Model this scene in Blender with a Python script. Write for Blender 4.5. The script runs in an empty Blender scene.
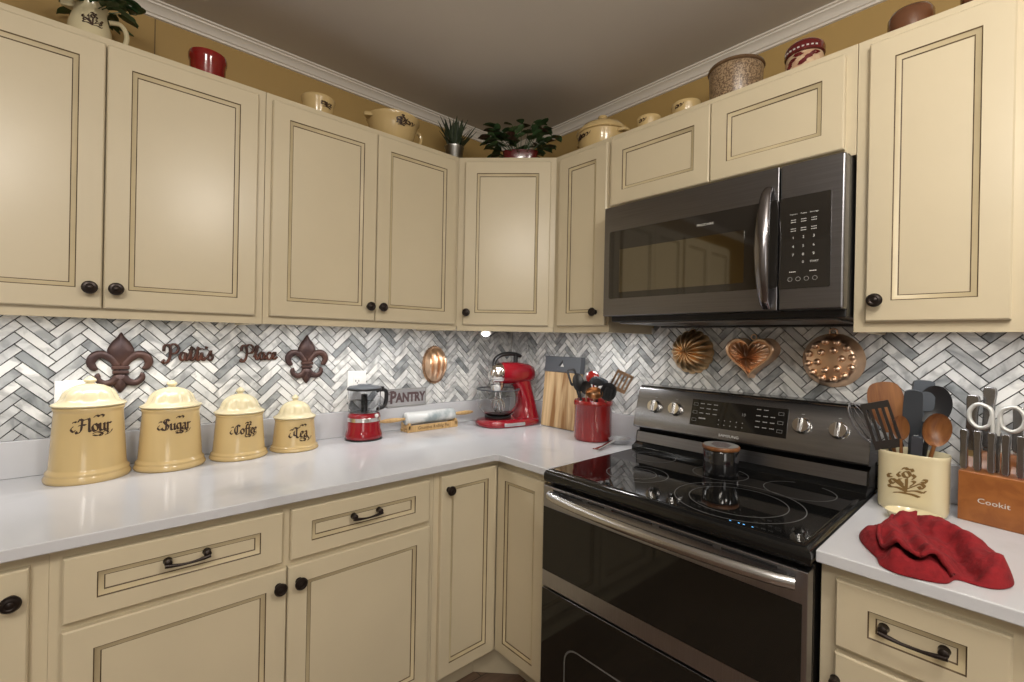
import bpy, math, random
from mathutils import Vector, Matrix
PI = math.pi
sc = bpy.context.scene
COL = sc.collection
random.seed(7)

# ------------------------------------------------------------------ materials
def new_mat(name):
    m = bpy.data.materials.new(name); m.use_nodes = True
    return m, m.node_tree.nodes, m.node_tree.links, m.node_tree.nodes['Principled BSDF']

def mat(name, col, rough=.5, metal=0., var=0., scale=8., col2=None, bump=0., coat=0., spec=.5, stretch=(1, 1, 1), emit=None, trans=0., ior=1.45, detail=4., ramp=(.35, .65)):
    m, N, L, b = new_mat(name)
    b.inputs['Base Color'].default_value = (*col, 1)
    b.inputs['Roughness'].default_value = rough
    b.inputs['Metallic'].default_value = metal
    b.inputs['Coat Weight'].default_value = coat
    b.inputs['Coat Roughness'].default_value = .08
    b.inputs['Specular IOR Level'].default_value = spec
    b.inputs['IOR'].default_value = ior
    b.inputs['Transmission Weight'].default_value = trans
    if emit:
        b.inputs['Emission Color'].default_value = (*emit[0], 1); b.inputs['Emission Strength'].default_value = emit[1]
    if var or col2 or bump:
        tc = N.new('ShaderNodeTexCoord'); mp = N.new('ShaderNodeMapping'); mp.inputs['Scale'].default_value = stretch
        nz = N.new('ShaderNodeTexNoise'); nz.inputs['Scale'].default_value = scale; nz.inputs['Detail'].default_value = detail
        L.new(tc.outputs['Object'], mp.inputs['Vector']); L.new(mp.outputs['Vector'], nz.inputs['Vector'])
        if var or col2:
            rp = N.new('ShaderNodeValToRGB')
            c2 = col2 or tuple(c * (1 - var) for c in col)
            rp.color_ramp.elements[0].position = ramp[0]; rp.color_ramp.elements[1].position = ramp[1]
            rp.color_ramp.elements[0].color = (*col, 1); rp.color_ramp.elements[1].color = (*c2, 1)
            L.new(nz.outputs['Fac'], rp.inputs['Fac']); L.new(rp.outputs['Color'], b.inputs['Base Color'])
        if bump:
            bp = N.new('ShaderNodeBump'); bp.inputs['Strength'].default_value = bump; bp.inputs['Distance'].default_value = .01
            L.new(nz.outputs['Fac'], bp.inputs['Height']); L.new(bp.outputs['Normal'], b.inputs['Normal'])
    return m

def marble_tile():
    m, N, L, b = new_mat('marble_tile')
    at = N.new('ShaderNodeAttribute'); at.attribute_name = 'tile'
    tc = N.new('ShaderNodeTexCoord')
    ad = N.new('ShaderNodeVectorMath'); ad.operation = 'MULTIPLY_ADD'
    ad.inputs[1].default_value = (1, 1, 1)
    cb = N.new('ShaderNodeCombineXYZ')
    for i in range(3): L.new(at.outputs['Fac'], cb.inputs[i])
    sc_ = N.new('ShaderNodeVectorMath'); sc_.operation = 'SCALE'; sc_.inputs['Scale'].default_value = 17.
    L.new(cb.outputs[0], sc_.inputs[0]); L.new(tc.outputs['Object'], ad.inputs[0]); L.new(sc_.outputs[0], ad.inputs[2])
    nz = N.new('ShaderNodeTexNoise'); nz.inputs['Scale'].default_value = 14; nz.inputs['Detail'].default_value = 6; nz.inputs['Distortion'].default_value = 1.4
    L.new(ad.outputs[0], nz.inputs['Vector'])
    r1 = N.new('ShaderNodeValToRGB')           # base shade of each tile
    e = r1.color_ramp.elements
    e[0].position = 0; e[0].color = (.30, .32, .33, 1); e[1].position = 1; e[1].color = (.80, .80, .78, 1)
    for p, c in ((.12, (.44, .455, .465, 1)), (.30, (.66, .67, .67, 1)), (.6, (.78, .785, .78, 1))):
        x = e.new(p); x.color = c
    L.new(at.outputs['Fac'], r1.inputs['Fac'])
    r2 = N.new('ShaderNodeValToRGB'); e = r2.color_ramp.elements
    e[0].position = .36; e[0].color = (.40, .41, .42, 1); e[1].position = .55; e[1].color = (1, 1, 1, 1)
    L.new(nz.outputs['Fac'], r2.inputs['Fac'])
    mx = N.new('ShaderNodeMix'); mx.data_type = 'RGBA'; mx.blend_type = 'MULTIPLY'; mx.inputs['Factor'].default_value = .8
    L.new(r1.outputs['Color'], mx.inputs[6]); L.new(r2.outputs['Color'], mx.inputs[7]); L.new(mx.outputs[2], b.inputs['Base Color'])
    b.inputs['Roughness'].default_value = .32
    return m

def wood(name, c1, c2, scale=6., stretch=(1, 1, 14), rough=.45):
    m, N, L, b = new_mat(name)
    tc = N.new('ShaderNodeTexCoord'); mp = N.new('ShaderNodeMapping')
    mp.inputs['Scale'].default_value = tuple(14 / s for s in stretch)
    nz = N.new('ShaderNodeTexNoise'); nz.inputs['Scale'].default_value = scale; nz.inputs['Detail'].default_value = 5; nz.inputs['Distortion'].default_value = .6
    rp = N.new('ShaderNodeValToRGB'); rp.color_ramp.elements[0].position = .38; rp.color_ramp.elements[1].position = .62
    rp.color_ramp.elements[0].color = (*c1, 1); rp.color_ramp.elements[1].color = (*c2, 1)
    L.new(tc.outputs['Object'], mp.inputs['Vector']); L.new(mp.outputs['Vector'], nz.inputs['Vector'])
    L.new(nz.outputs['Fac'], rp.inputs['Fac']); L.new(rp.outputs['Color'], b.inputs['Base Color'])
    b.inputs['Roughness'].default_value = rough
    return m

def floor_mat():
    m, N, L, b = new_mat('plank_floor')
    tc = N.new('ShaderNodeTexCoord')
    br = N.new('ShaderNodeTexBrick'); br.inputs['Scale'].default_value = 1.; br.inputs['Brick Width'].default_value = 1.2; br.inputs['Row Height'].default_value = .13
    br.inputs['Mortar Size'].default_value = .002; br.inputs['Color1'].default_value = (.11, .065, .045, 1); br.inputs['Color2'].default_value = (.17, .105, .07, 1); br.inputs['Mortar'].default_value = (.02, .015, .01, 1)
    mp = N.new('ShaderNodeMapping'); mp.inputs['Scale'].default_value = (1.5, 14, 1)
    nz = N.new('ShaderNodeTexNoise'); nz.inputs['Scale'].default_value = 4
    mx = N.new('ShaderNodeMix'); mx.data_type = 'RGBA'; mx.blend_type = 'OVERLAY'; mx.inputs['Factor'].default_value = .6
    L.new(tc.outputs['Object'], br.inputs['Vector']); L.new(tc.outputs['Object'], mp.inputs['Vector']); L.new(mp.outputs['Vector'], nz.inputs['Vector'])
    L.new(br.outputs['Color'], mx.inputs[6]); L.new(nz.outputs['Fac'], mx.inputs[7]); L.new(mx.outputs[2], b.inputs['Base Color'])
    b.inputs['Roughness'].default_value = .4
    return m

def speckle(name, base, dark, scale=90):
    m, N, L, b = new_mat(name)
    tc = N.new('ShaderNodeTexCoord'); nz = N.new('ShaderNodeTexNoise'); nz.inputs['Scale'].default_value = scale; nz.inputs['Detail'].default_value = 2
    rp = N.new('ShaderNodeValToRGB'); rp.color_ramp.elements[0].position = .42; rp.color_ramp.elements[1].position = .56
    rp.color_ramp.elements[0].color = (*dark, 1); rp.color_ramp.elements[1].color = (*base, 1)
    L.new(tc.outputs['Object'], nz.inputs['Vector']); L.new(nz.outputs['Fac'], rp.inputs['Fac']); L.new(rp.outputs['Color'], b.inputs['Base Color'])
    b.inputs['Roughness'].default_value = .3
    return m

M = {}
M['cream'] = mat('cream_paint', (.615, .535, .38), .29, var=.05, scale=3., spec=.5)
M['glaze'] = mat('brown_glaze', (.075, .045, .02), .5, var=.0, col2=(.17, .115, .06), scale=14, ramp=(.45, .7))
M['bead'] = mat('glazed_bead', (.57, .48, .305), .38, var=.12, scale=10)
M['wall'] = mat('mustard_wall', (.40, .265, .095), .6, var=.06, scale=3)
M['seam'] = mat('panel_seam', (.17, .11, .045), .7)
M['wallb'] = mat('tan_wall', (.52, .49, .44), .7)
M['ceil'] = mat('ceiling_paint', (.60, .565, .52), .75, var=.04, scale=2)
M['crown'] = mat('crown_white', (.72, .68, .62), .4)
M['floor'] = floor_mat()
M['tile'] = marble_tile()
M['grout'] = mat('dark_grout', (.07, .07, .072), .9)
M['quartz'] = mat('white_quartz', (.575, .585, .62), .12, col2=(.45, .455, .48), scale=3.2, detail=9, ramp=(.56, .72), spec=.5)
M['bronze'] = mat('oil_rubbed_bronze', (.028, .02, .017), .32, metal=.6, var=.2, scale=60)
M['steel_dark'] = mat('black_stainless', (.215, .213, .225), .3, metal=1., var=.12, scale=5, stretch=(1, 1, 60))
M['steel_oven'] = mat('oven_stainless', (.40, .40, .43), .3, metal=1., var=.12, scale=5, stretch=(60, 1, 1))
M['steel_handle'] = mat('handle_steel', (.22, .21, .22), .22, metal=1.)
M['steel_bg'] = mat('backguard_stainless', (.29, .292, .305), .27, metal=1., var=.15, scale=5, stretch=(1, 60, 1))
M['steel'] = mat('brushed_steel', (.58, .585, .60), .26, metal=1.)
M['chrome'] = mat('chrome', (.78, .77, .75), .1, metal=1.)
M['blackglass'] = mat('black_glass', (.006, .006, .006), .04, spec=.6)
M['ovenglass'] = mat('oven_glass', (.011, .010, .008), .05, spec=.5)
M['mwglass'] = mat('microwave_glass', (.018, .016, .014), .05, spec=.9)
M['mwinner'] = mat('microwave_screen', (.20, .19, .165), .04, metal=1.)
M['blackenamel'] = mat('black_enamel', (.008, .008, .008), .12, spec=.6)
M['blackplastic'] = mat('black_plastic', (.014, .014, .015), .35)
M['scissor'] = mat('scissor_metal', (.55, .55, .53), .42, metal=.5)
M['slate'] = mat('slate_nylon', (.045, .052, .062), .25)
M['steel_knife'] = mat('knife_steel', (.30, .30, .31), .27, metal=1.)
M['wire_dark'] = mat('dark_wire', (.05, .045, .042), .35, metal=.7)
M['tanink'] = mat('tan_transfer', (.19, .115, .04), .4)
M['greyplastic'] = mat('grey_plastic', (.09, .10, .115), .4)
M['burner'] = mat('burner_print', (.13, .13, .13), .3)
M['print'] = mat('white_print', (.62, .62, .60), .5)
M['printmid'] = mat('mid_print', (.36, .36, .35), .5)
M['printdim'] = mat('grey_print', (.26, .26, .25), .5)
M['stone'] = mat('cream_stoneware', (.62, .46, .22), .22, var=.06, scale=5, coat=.4)
M['stonel'] = mat('pale_stoneware', (.68, .60, .39), .2, var=.04, scale=5, coat=.4)
M['brownink'] = mat('brown_transfer', (.045, .022, .012), .4)
M['fleur'] = mat('rust_iron', (.055, .032, .032), .42, metal=.35, col2=(.09, .045, .035), scale=20, bump=.2)
M['word'] = mat('rust_word', (.030, .013, .010), .4, metal=.2, col2=(.095, .030, .016), scale=35)
M['white'] = mat('white_plastic', (.84, .84, .83), .35)
M['red'] = mat('red_enamel', (.25, .006, .014), .13, coat=.6)
M['redcer'] = mat('red_ceramic', (.25, .012, .010), .16, coat=.6, col2=(.19, .008, .008), scale=6)
M['cloth'] = mat('red_cotton', (.25, .007, .012), .9, col2=(.18, .005, .009), scale=55, bump=.5)
M['clear'] = mat('clear_plastic', (.93, .94, .96), .05, trans=1., ior=1.12)
M['glass'] = mat('clear_glass', (.97, .98, .98), .02, trans=1., ior=1.25)
M['copper'] = mat('copper', (.92, .64, .44), .32, metal=1., var=.2, scale=18)
M['copperd'] = mat('aged_copper', (.58, .36, .22), .3, metal=1., var=.45, scale=20)
M['brass'] = mat('aged_brass', (.92, .64, .36), .34, metal=1., var=.35, scale=24)
M['marble'] = mat('grey_marble', (.70, .73, .74), .2, col2=(.30, .36, .38), scale=9, detail=7, ramp=(.48, .62))
M['ltwood'] = wood('light_wood', (.62, .42, .19), (.50, .31, .13))
M['acacia'] = wood('acacia_board', (.66, .49, .28), (.25, .125, .045), scale=1.6, stretch=(1, 1, 22), rough=.4)
M['blockwood'] = wood('knife_block_wood', (.32, .115, .030), (.25, .085, .022), scale=2., stretch=(1, 14, 1), rough=.35)
M['spoonwood'] = wood('spoon_wood', (.235, .095, .028), (.15, .052, .016), rough=.4)
M['greywood'] = wood('grey_board', (.36, .36, .37), (.25, .25, .26), stretch=(14, 1, 1), rough=.7)
M['signink'] = mat('sign_ink', (.09, .055, .06), .7)
M['leaf'] = mat('dark_leaf', (.028, .065, .022), .38, col2=(.06, .12, .05), scale=30)
M['leafr'] = mat('maroon_leaf', (.055, .018, .018), .4, col2=(.035, .05, .022), scale=18)
M['grassm'] = mat('grass_blade', (.05, .07, .038), .45, col2=(.03, .045, .025), scale=30)
M['soil'] = mat('soil', (.03, .02, .014), .9)
M['speck'] = speckle('speckled_stoneware', (.36, .255, .155), (.13, .08, .045), 190)
M['rim'] = mat('brown_rim', (.15, .09, .05), .25)
M['jar'] = speckle('cream_red_jar', (.62, .47, .31), (.52, .33, .21), 45)
M['jarred'] = mat('dark_red_glaze', (.115, .008, .010), .2, coat=.5)
M['bowlbr'] = mat('brown_glaze_bowl', (.155, .062, .028), .22, coat=.5, var=.3, scale=14)
M['galv'] = mat('galvanised', (.42, .42, .40), .32, metal=1., var=.2, scale=14)
M['wax'] = mat('candle_label', (.008, .008, .009), .12, coat=.5)
M['led'] = mat('led_diffuser', (.9, .9, .86), .5, emit=((1., .97, .9), 3.))
M['ledhot'] = mat('led_puck', (.95, .95, .95), .4, emit=((1., 1., 1.), 8.))
M['bluelight'] = mat('blue_indicator', (.1, .3, .5), .4, emit=((.15, .5, 1.), 1.5))
M['toe'] = mat('toe_kick_paint', (.62, .55, .46), .5)

# ------------------------------------------------------------------ mesh builder
class MB:
    def __init__(s): s.v = []; s.f = []; s.m = []; s.attr = []; s.T = Matrix.Identity(4)
    def add(s, vs, fs, m=0, T=None):
        o = len(s.v); X = s.T @ T if T is not None else s.T
        s.v += [tuple(X @ Vector(p)) for p in vs]
        for i, f in enumerate(fs):
            s.f.append([o + k for k in f]); s.m.append(m if isinstance(m, int) else m[i])
        return s
    def box(s, x0, x1, y0, y1, z0, z1, m=0, T=None):
        x0, x1 = min(x0, x1), max(x0, x1); y0, y1 = min(y0, y1), max(y0, y1); z0, z1 = min(z0, z1), max(z0, z1)
        vs = [(x0, y0, z0), (x1, y0, z0), (x1, y1, z0), (x0, y1, z0), (x0, y0, z1), (x1, y0, z1), (x1, y1, z1), (x0, y1, z1)]
        return s.add(vs, [(3, 2, 1, 0), (4, 5, 6, 7), (0, 1, 5, 4), (1, 2, 6, 5), (2, 3, 7, 6), (3, 0, 4, 7)], m, T)
    def rings(s, rs, m=0, cap0=True, cap1=True, closed=True, T=None):
        n = len(rs[0]); vs = [p for r in rs for p in r]; fs = []; ms = []
        for i in range(len(rs) - 1):
            for j in range(n if closed else n - 1):
                k = (j + 1) % n
                fs.append((i * n + j, i * n + k, (i + 1) * n + k, (i + 1) * n + j)); ms.append(m if isinstance(m, int) else m[i])
        mm = (m, m) if isinstance(m, int) else (m[0], m[-1])
        if cap0: fs.append(tuple(range(n))[::-1]); ms.append(mm[0])
        if cap1: fs.append(tuple((len(rs) - 1) * n + j for j in range(n))); ms.append(mm[1])
        return s.add(vs, fs, ms, T)
    def lathe(s, prof, seg=32, m=0, sx=1., sy=1., c=(0, 0, 0), rf=None, cap0=True, cap1=True, n=2., T=None):
        rs = []
        for r, z in prof:
            ring = []
            for j in range(seg):
                a = 2 * PI * j / seg; ca, sa = math.cos(a), math.sin(a); k = r * (rf(a, z) if rf else 1)
                if n != 2.: ca = math.copysign(abs(ca) ** (2 / n), ca); sa = math.copysign(abs(sa) ** (2 / n), sa)
                ring.append((c[0] + k * ca * sx, c[1] + k * sa * sy, c[2] + z))
            rs.append(ring)
        return s.rings(rs, m, cap0, cap1, T=T)
    def ell(s, c, r, m=0, seg=20, T=None):
        k = max(6, seg // 2)
        return s.lathe([(max(1e-4, math.sin(PI * i / k)), -math.cos(PI * i / k) * r[2]) for i in range(k + 1)], seg, m, r[0], r[1], c, T=T)
    def tube(s, pts, r, m=0, seg=8, caps=True, flat=1., up=None, T=None):
        pts = [Vector(p) for p in pts]; n = len(pts); rs = []
        rr = r if isinstance(r, (list, tuple)) else [r] * n
        u = None
        for i, p in enumerate(pts):
            t = (pts[min(i + 1, n - 1)] - pts[max(i - 1, 0)]).normalized()
            if u is None:
                u = Vector(up) if up else (Vector((0, 0, 1)) if abs(t.z) < .9 else Vector((1, 0, 0)))
            u = (u - t * u.dot(t)).normalized(); w = t.cross(u)
            rs.append([tuple(p + (u * math.cos(a) * rr[i] * flat + w * math.sin(a) * rr[i])) for a in (2 * PI * j / seg for j in range(seg))])
        return s.rings(rs, m, caps, caps, T=T)
    def prism(s, poly, y0, y1, m=0, T=None):          # outline in (x,z), extruded along y
        n = len(poly); vs = [(x, y0, z) for x, z in poly] + [(x, y1, z) for x, z in poly]
        fs = [tuple(range(n)), tuple(range(2 * n - 1, n - 1, -1))] + [(i, i + n, (i + 1) % n + n, (i + 1) % n) for i in range(n)]
        return s.add(vs, fs, m, T)
    def prismz(s, poly, z0, z1, m=0, T=None):         # outline in (x,y), extruded along z
        n = len(poly); vs = [(x, y, z0) for x, y in poly] + [(x, y, z1) for x, y in poly]
        fs = [tuple(range(n))[::-1], tuple(range(n, 2 * n))] + [(i, (i + 1) % n, (i + 1) % n + n, i + n) for i in range(n)]
        return s.add(vs, fs, m, T)
    def grid(s, fn, nu, nv, m=0, T=None, wrap=False):
        vs = [fn(i / (nu - (0 if wrap else 1)), j / (nv - 1)) for j in range(nv) for i in range(nu)]
        fs = [(j * nu + i, j * nu + (i + 1) % nu, (j + 1) * nu + (i + 1) % nu, (j + 1) * nu + i) for j in range(nv - 1) for i in range(nu if wrap else nu - 1)]
        return s.add(vs, fs, m, T)
    def text(s, txt, size, m=0, T=None, depth=0., align='CENTER', sx=1., bold=0.):
        cu = bpy.data.curves.new('glyphs', 'FONT'); cu.body = txt; cu.size = size; cu.align_x = align; cu.align_y = 'CENTER'; cu.extrude = depth; cu.offset = bold; cu.resolution_u = 2
        ob = bpy.data.objects.new('glyphs', cu); COL.objects.link(ob)
        bpy.context.view_layer.update()
        me = bpy.data.meshes.new_from_object(ob.evaluated_get(bpy.context.evaluated_depsgraph_get()))
        s.add([(v.co.x * sx, v.co.y, v.co.z) for v in me.vertices], [tuple(p.vertices) for p in me.polygons], m, T)
        bpy.data.objects.remove(ob); bpy.data.curves.remove(cu); bpy.data.meshes.remove(me)
        return s
    def build(s, name, mats, parent=None, bevel=0., seg=2, ang=35, loc=None, rot=None, smooth=True, label=None, fix=True):
        me = bpy.data.meshes.new(name); me.from_pydata(s.v, [], s.f)
        if not isinstance(mats, (list, tuple)): mats = [mats]
        for k in mats: me.materials.append(M[k])
        me.polygons.foreach_set('material_index', s.m)
        if s.attr:
            a = me.attributes.new('tile', 'FLOAT', 'FACE'); a.data.foreach_set('value', s.attr)
        if fix:
            import bmesh
            bm = bmesh.new(); bm.from_mesh(me)
            bmesh.ops.recalc_face_normals(bm, faces=bm.faces)
            for e in bm.edges:
                e.smooth = not (len(e.link_faces) == 2 and e.calc_face_angle(0) > math.radians(ang))
            for f in bm.faces: f.smooth = smooth
            bm.to_mesh(me); bm.free()
        ob = bpy.data.objects.new(name, me); COL.objects.link(ob)
        if parent: ob.parent = parent
        if loc: ob.location = loc
        if rot: ob.rotation_euler = rot
        if bevel:
            md = ob.modifiers.new('edge', 'BEVEL'); md.width = bevel; md.segments = seg; md.limit_method = 'ANGLE'; md.angle_limit = math.radians(ang); md.harden_normals = True
        if label: ob['label'] = label
        return ob

def tag(o, label, cat, group=None):
    o['label'] = label; o['category'] = cat
    if group: o['group'] = group
    return o
def thing(name, label, cat, loc=(0, 0, 0), rz=0., group=None):
    o = bpy.data.objects.new(name, None); COL.objects.link(o); o.empty_display_size = .05
    o.location = loc; o.rotation_euler = (0, 0, rz)
    return tag(o, label, cat, group)
def struct(o): o['kind'] = 'structure'; return o
def dup(root, loc, rz, label):
    r = root.copy(); COL.objects.link(r); r.location = loc; r.rotation_euler = (0, 0, rz); r['label'] = label
    for ch in list(root.children):
        c = ch.copy(); COL.objects.link(c); c.parent = r
        for g in list(ch.children):
            d = g.copy(); COL.objects.link(d); d.parent = c
    return r
def RX(a): return Matrix.Rotation(a, 4, 'X')
def RY(a): return Matrix.Rotation(a, 4, 'Y')
def RZ(a): return Matrix.Rotation(a, 4, 'Z')
def TR(x, y, z): return Matrix.Translation((x, y, z))
FRONT = RX(PI / 2)      # XY text -> XZ plane facing -y
def crom(P, n=6, closed=False):
    P = [Vector((*p, 0)) if len(p) == 2 else Vector(p) for p in P]; out = []; N = len(P)
    for i in range(N if closed else N - 1):
        g = (lambda k: P[k % N]) if closed else (lambda k: P[max(0, min(N - 1, k))])
        a, b, c, d = g(i - 1), g(i), g(i + 1), g(i + 2)
        for j in range(n):
            t = j / n
            out.append(.5 * ((2 * b) + (c - a) * t + (2 * a - 5 * b + 4 * c - d) * t * t + (3 * b - a - 3 * c + d) * t ** 3))
    if not closed: out.append(P[-1])
    return out

# ------------------------------------------------------------------ lettering strokes
BL = {
 'F': (1.05, [[(.1, 1.35), (.25, 1.7), (.6, 1.55), (1.1, 1.75)], [(.5, 1.6), (.45, .9), (.35, .15), (0, -.15), (-.15, .1)], [(.12, .85), (.5, .95), (.85, .9)]]),
 'l': (.42, [[(.05, 1.75), (.15, 1.5), (.15, .2), (.36, .02)]]),
 'o': (.72, [[(.32, 1), (.06, .72), (.1, .25), (.34, 0), (.6, .3), (.56, .75), (.3, 1)]]),
 'u': (.82, [[(.02, 1), (.12, .85), (.12, .2), (.3, .02), (.52, .2)], [(.5, 1), (.58, .85), (.58, .2), (.76, .02)]]),
 'r': (.62, [[(.02, 1), (.14, .85), (.14, .05), (.25, 0)], [(.16, .75), (.36, 1), (.56, .88)]]),
 'S': (1.0, [[(.9, 1.45), (.55, 1.75), (.15, 1.45), (.4, 1.0), (.8, .6), (.55, .05), (.0, .1), (-.1, .4)], [(.5, 1.7), (.45, .1)]]),
 'g': (.74, [[(.58, .95), (.25, 1), (.06, .6), (.25, .12), (.55, .25)], [(.56, 1), (.58, -.2), (.3, -.6), (0, -.4)]]),
 'a': (.78, [[(.1, .88), (.36, 1), (.52, .75), (.52, .15), (.72, 0)], [(.5, .6), (.14, .42), (.12, .1), (.3, 0), (.5, .2)]]),
 'C': (1.0, [[(.95, 1.4), (.6, 1.72), (.15, 1.2), (.12, .5), (.45, 0), (.95, .3)], [(.52, 1.6), (.48, .2)]]),
 'f': (.5, [[(.62, 1.55), (.38, 1.72), (.24, 1.2), (.22, -.1), (0, -.4)], [(.02, .95), (.52, .97)]]),
 'e': (.62, [[(.1, .5), (.5, .65), (.42, .95), (.2, .95), (.06, .5), (.2, .04), (.56, .18)]]),
 'T': (1.05, [[(-.05, 1.3), (.2, 1.7), (.65, 1.55), (1.1, 1.75)], [(.55, 1.6), (.5, .8), (.5, .2), (.75, 0), (1.0, .25)], [(.15, 1.1), (.1, .5), (.4, .35)]]),
}
SCRIPT = {
 'P': (1.05, [[(-.3, 1.0), (-.25, 1.55), (.1, 1.7), (.25, 1.2), (.2, .3), (-.1, -.25), (-.4, -.1), (-.2, .12)], [(.1, 1.5), (.55, 1.8), (.95, 1.4), (.75, .85), (.3, .75)]]),
 'a': (.75, [[(.5, .8), (.2, .85), (.02, .4), (.18, .02), (.42, .2), (.55, .85), (.5, .25), (.62, .02), (.82, .3)]]),
 't': (.55, [[(-.02, .2), (.15, .7), (.32, 1.5), (.25, .8), (.22, .2), (.36, 0), (.58, .3)], [(-.02, 1.15), (.3, 1.22), (.62, 1.3)]]),
 'i': (.5, [[(-.05, .3), (.14, .85), (.12, .25), (.28, 0), (.5, .35)], [(.2, 1.2), (.26, 1.3)]]),
 "'": (.15, [[(.06, 1.55), (.0, 1.25)]]),
 's': (.6, [[(-.05, .25), (.3, 1.05), (.26, .75), (.46, .35), (.3, .0), (.02, .12)]]),
 'l': (.5, [[(-.05, .3), (.25, 1.1), (.34, 1.6), (.16, 1.5), (.14, .3), (.28, 0), (.5, .3)]]),
 'c': (.6, [[(.5, .72), (.3, .88), (.05, .45), (.22, .02), (.45, .1), (.62, .35)]]),
 'e': (.6, [[(.0, .35), (.32, .5), (.38, .82), (.15, .8), (.06, .35), (.25, .02), (.62, .35)]]),
}
def strokes_of(txt, table):
    out = []; x = 0
    for ch in txt:
        w, ss = table[ch]
        for st in ss: out.append([(x + p[0], p[1]) for p in st])
        x += w
    return out, x
SCROLL = [[(0, 0), (.5, .25), (1, .1), (1.2, -.2), (.95, -.35), (.85, -.1)], [(.1, -.15), (.5, -.3), (.9, -.25)], [(1.2, .1), (1.6, .3), (1.9, .05), (1.7, -.2)], [(1.5, -.3), (1.9, -.2), (2.3, .1), (2.45, .4)]]
def motif():                                  # sprig-and-scroll transfer, about 2 x 2
    S = [[(0, .35), (.2, .55), (.05, .8), (-.2, .65), (-.1, .4), (.12, .42)], [(-.25, .9), (-.1, 1.05), (.1, .95), (.25, 1.02), (.35, .85)],
         [(0, .3), (0, -.2), (-.05, -.7)], [(.3, .3), (.45, .5), (.3, .65)], [(-.35, .35), (-.5, .5), (-.35, .7)]]
    for sg in (-1, 1):
        S += [[(0, -.45), (sg * .4, -.15), (sg * .75, .1), (sg * .95, -.05), (sg * .8, -.25), (sg * .65, -.1)], [(0, -.6), (sg * .5, -.45), (sg * .9, -.5), (sg * 1.0, -.35)],
              [(0, -.75), (sg * .35, -.75), (sg * .7, -.85)], [(sg * .2, -.2), (sg * .45, .12), (sg * .3, .2)], [(sg * .8, .25), (sg * 1.0, .2), (sg * 1.05, .4), (sg * .88, .42)]]
    return S
def nib(mb, strokes, scale, org, surf, w=.12, ang=40, m=0, n=6):   # broad-nib pen marks laid on a surface
    c, s_ = math.cos(math.radians(ang)) * w, math.sin(math.radians(ang)) * w
    for st in strokes:
        P = crom(st, n)
        vs = []
        for p in P:
            for sg in (-1, 1):
                vs.append(surf(org[0] + (p.x + sg * c) * scale, org[1] + (p.y + sg * s_) * scale))
        mb.add(vs, [(2 * i, 2 * i + 1, 2 * i + 3, 2 * i + 2) for i in range(len(P) - 1)], m)
        # thin crossing so hairlines keep a width
        vs = []
        for p in P:
            for sg in (-1, 1):
                vs.append(surf(org[0] + (p.x + sg * s_ * .35) * scale, org[1] + (p.y - sg * c * .35) * scale))
        mb.add(vs, [(2 * i, 2 * i + 1, 2 * i + 3, 2 * i + 2) for i in range(len(P) - 1)], m)

# ------------------------------------------------------------------ room shell
CH = 2.425
XW, YW = -4.4, -4.8
b = MB(); b.box(XW, 0, YW, 0, -.05, 0); struct(b.build('floor', 'floor'))
b = MB(); b.box(XW - .1, .1, YW - .1, .1, CH, CH + .1); struct(b.build('ceiling', 'ceil'))
b = MB(); b.box(XW, .1, 0, .1, 0, CH)
b.box(-1.627, -1.624, -.0008, 0, 2.12, CH, 1)        # panel seam
wl = struct(b.build('wall_left', ['wall', 'seam']))
b = MB(); b.box(0, .1, YW, 0, 0, CH); wr = struct(b.build('wall_right', 'wall'))
b = MB(); b.box(XW - .1, XW, YW, .1, 0, CH); struct(b.build('wall_front', 'wallb'))
b = MB(); b.box(XW - .1, .1, YW - .1, YW, 0, CH); struct(b.build('wall_back', 'wallb'))

# crown mould: profile (out from wall, down from ceiling)
CP = [(k * .74, q * .70) for k, q in ((0, 0), (.062, 0), (.062, -.007), (.052, -.010), (.050, -.016), (.040, -.020), (.030, -.029), (.022, -.040), (.020, -.044), (.013, -.047), (.011, -.056), (0, -.058))]
mb = MB(); mb.rings([[(XW, -o, CH + z) for o, z in CP], [(-o, -o, CH + z) for o, z in CP]], 0); struct(mb.build('trim_1', 'crown', ang=20))
mb = MB(); mb.rings([[(-o, -o, CH + z) for o, z in CP], [(-o, YW, CH + z) for o, z in CP]], 0); struct(mb.build('trim_2', 'crown', ang=20))

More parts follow.
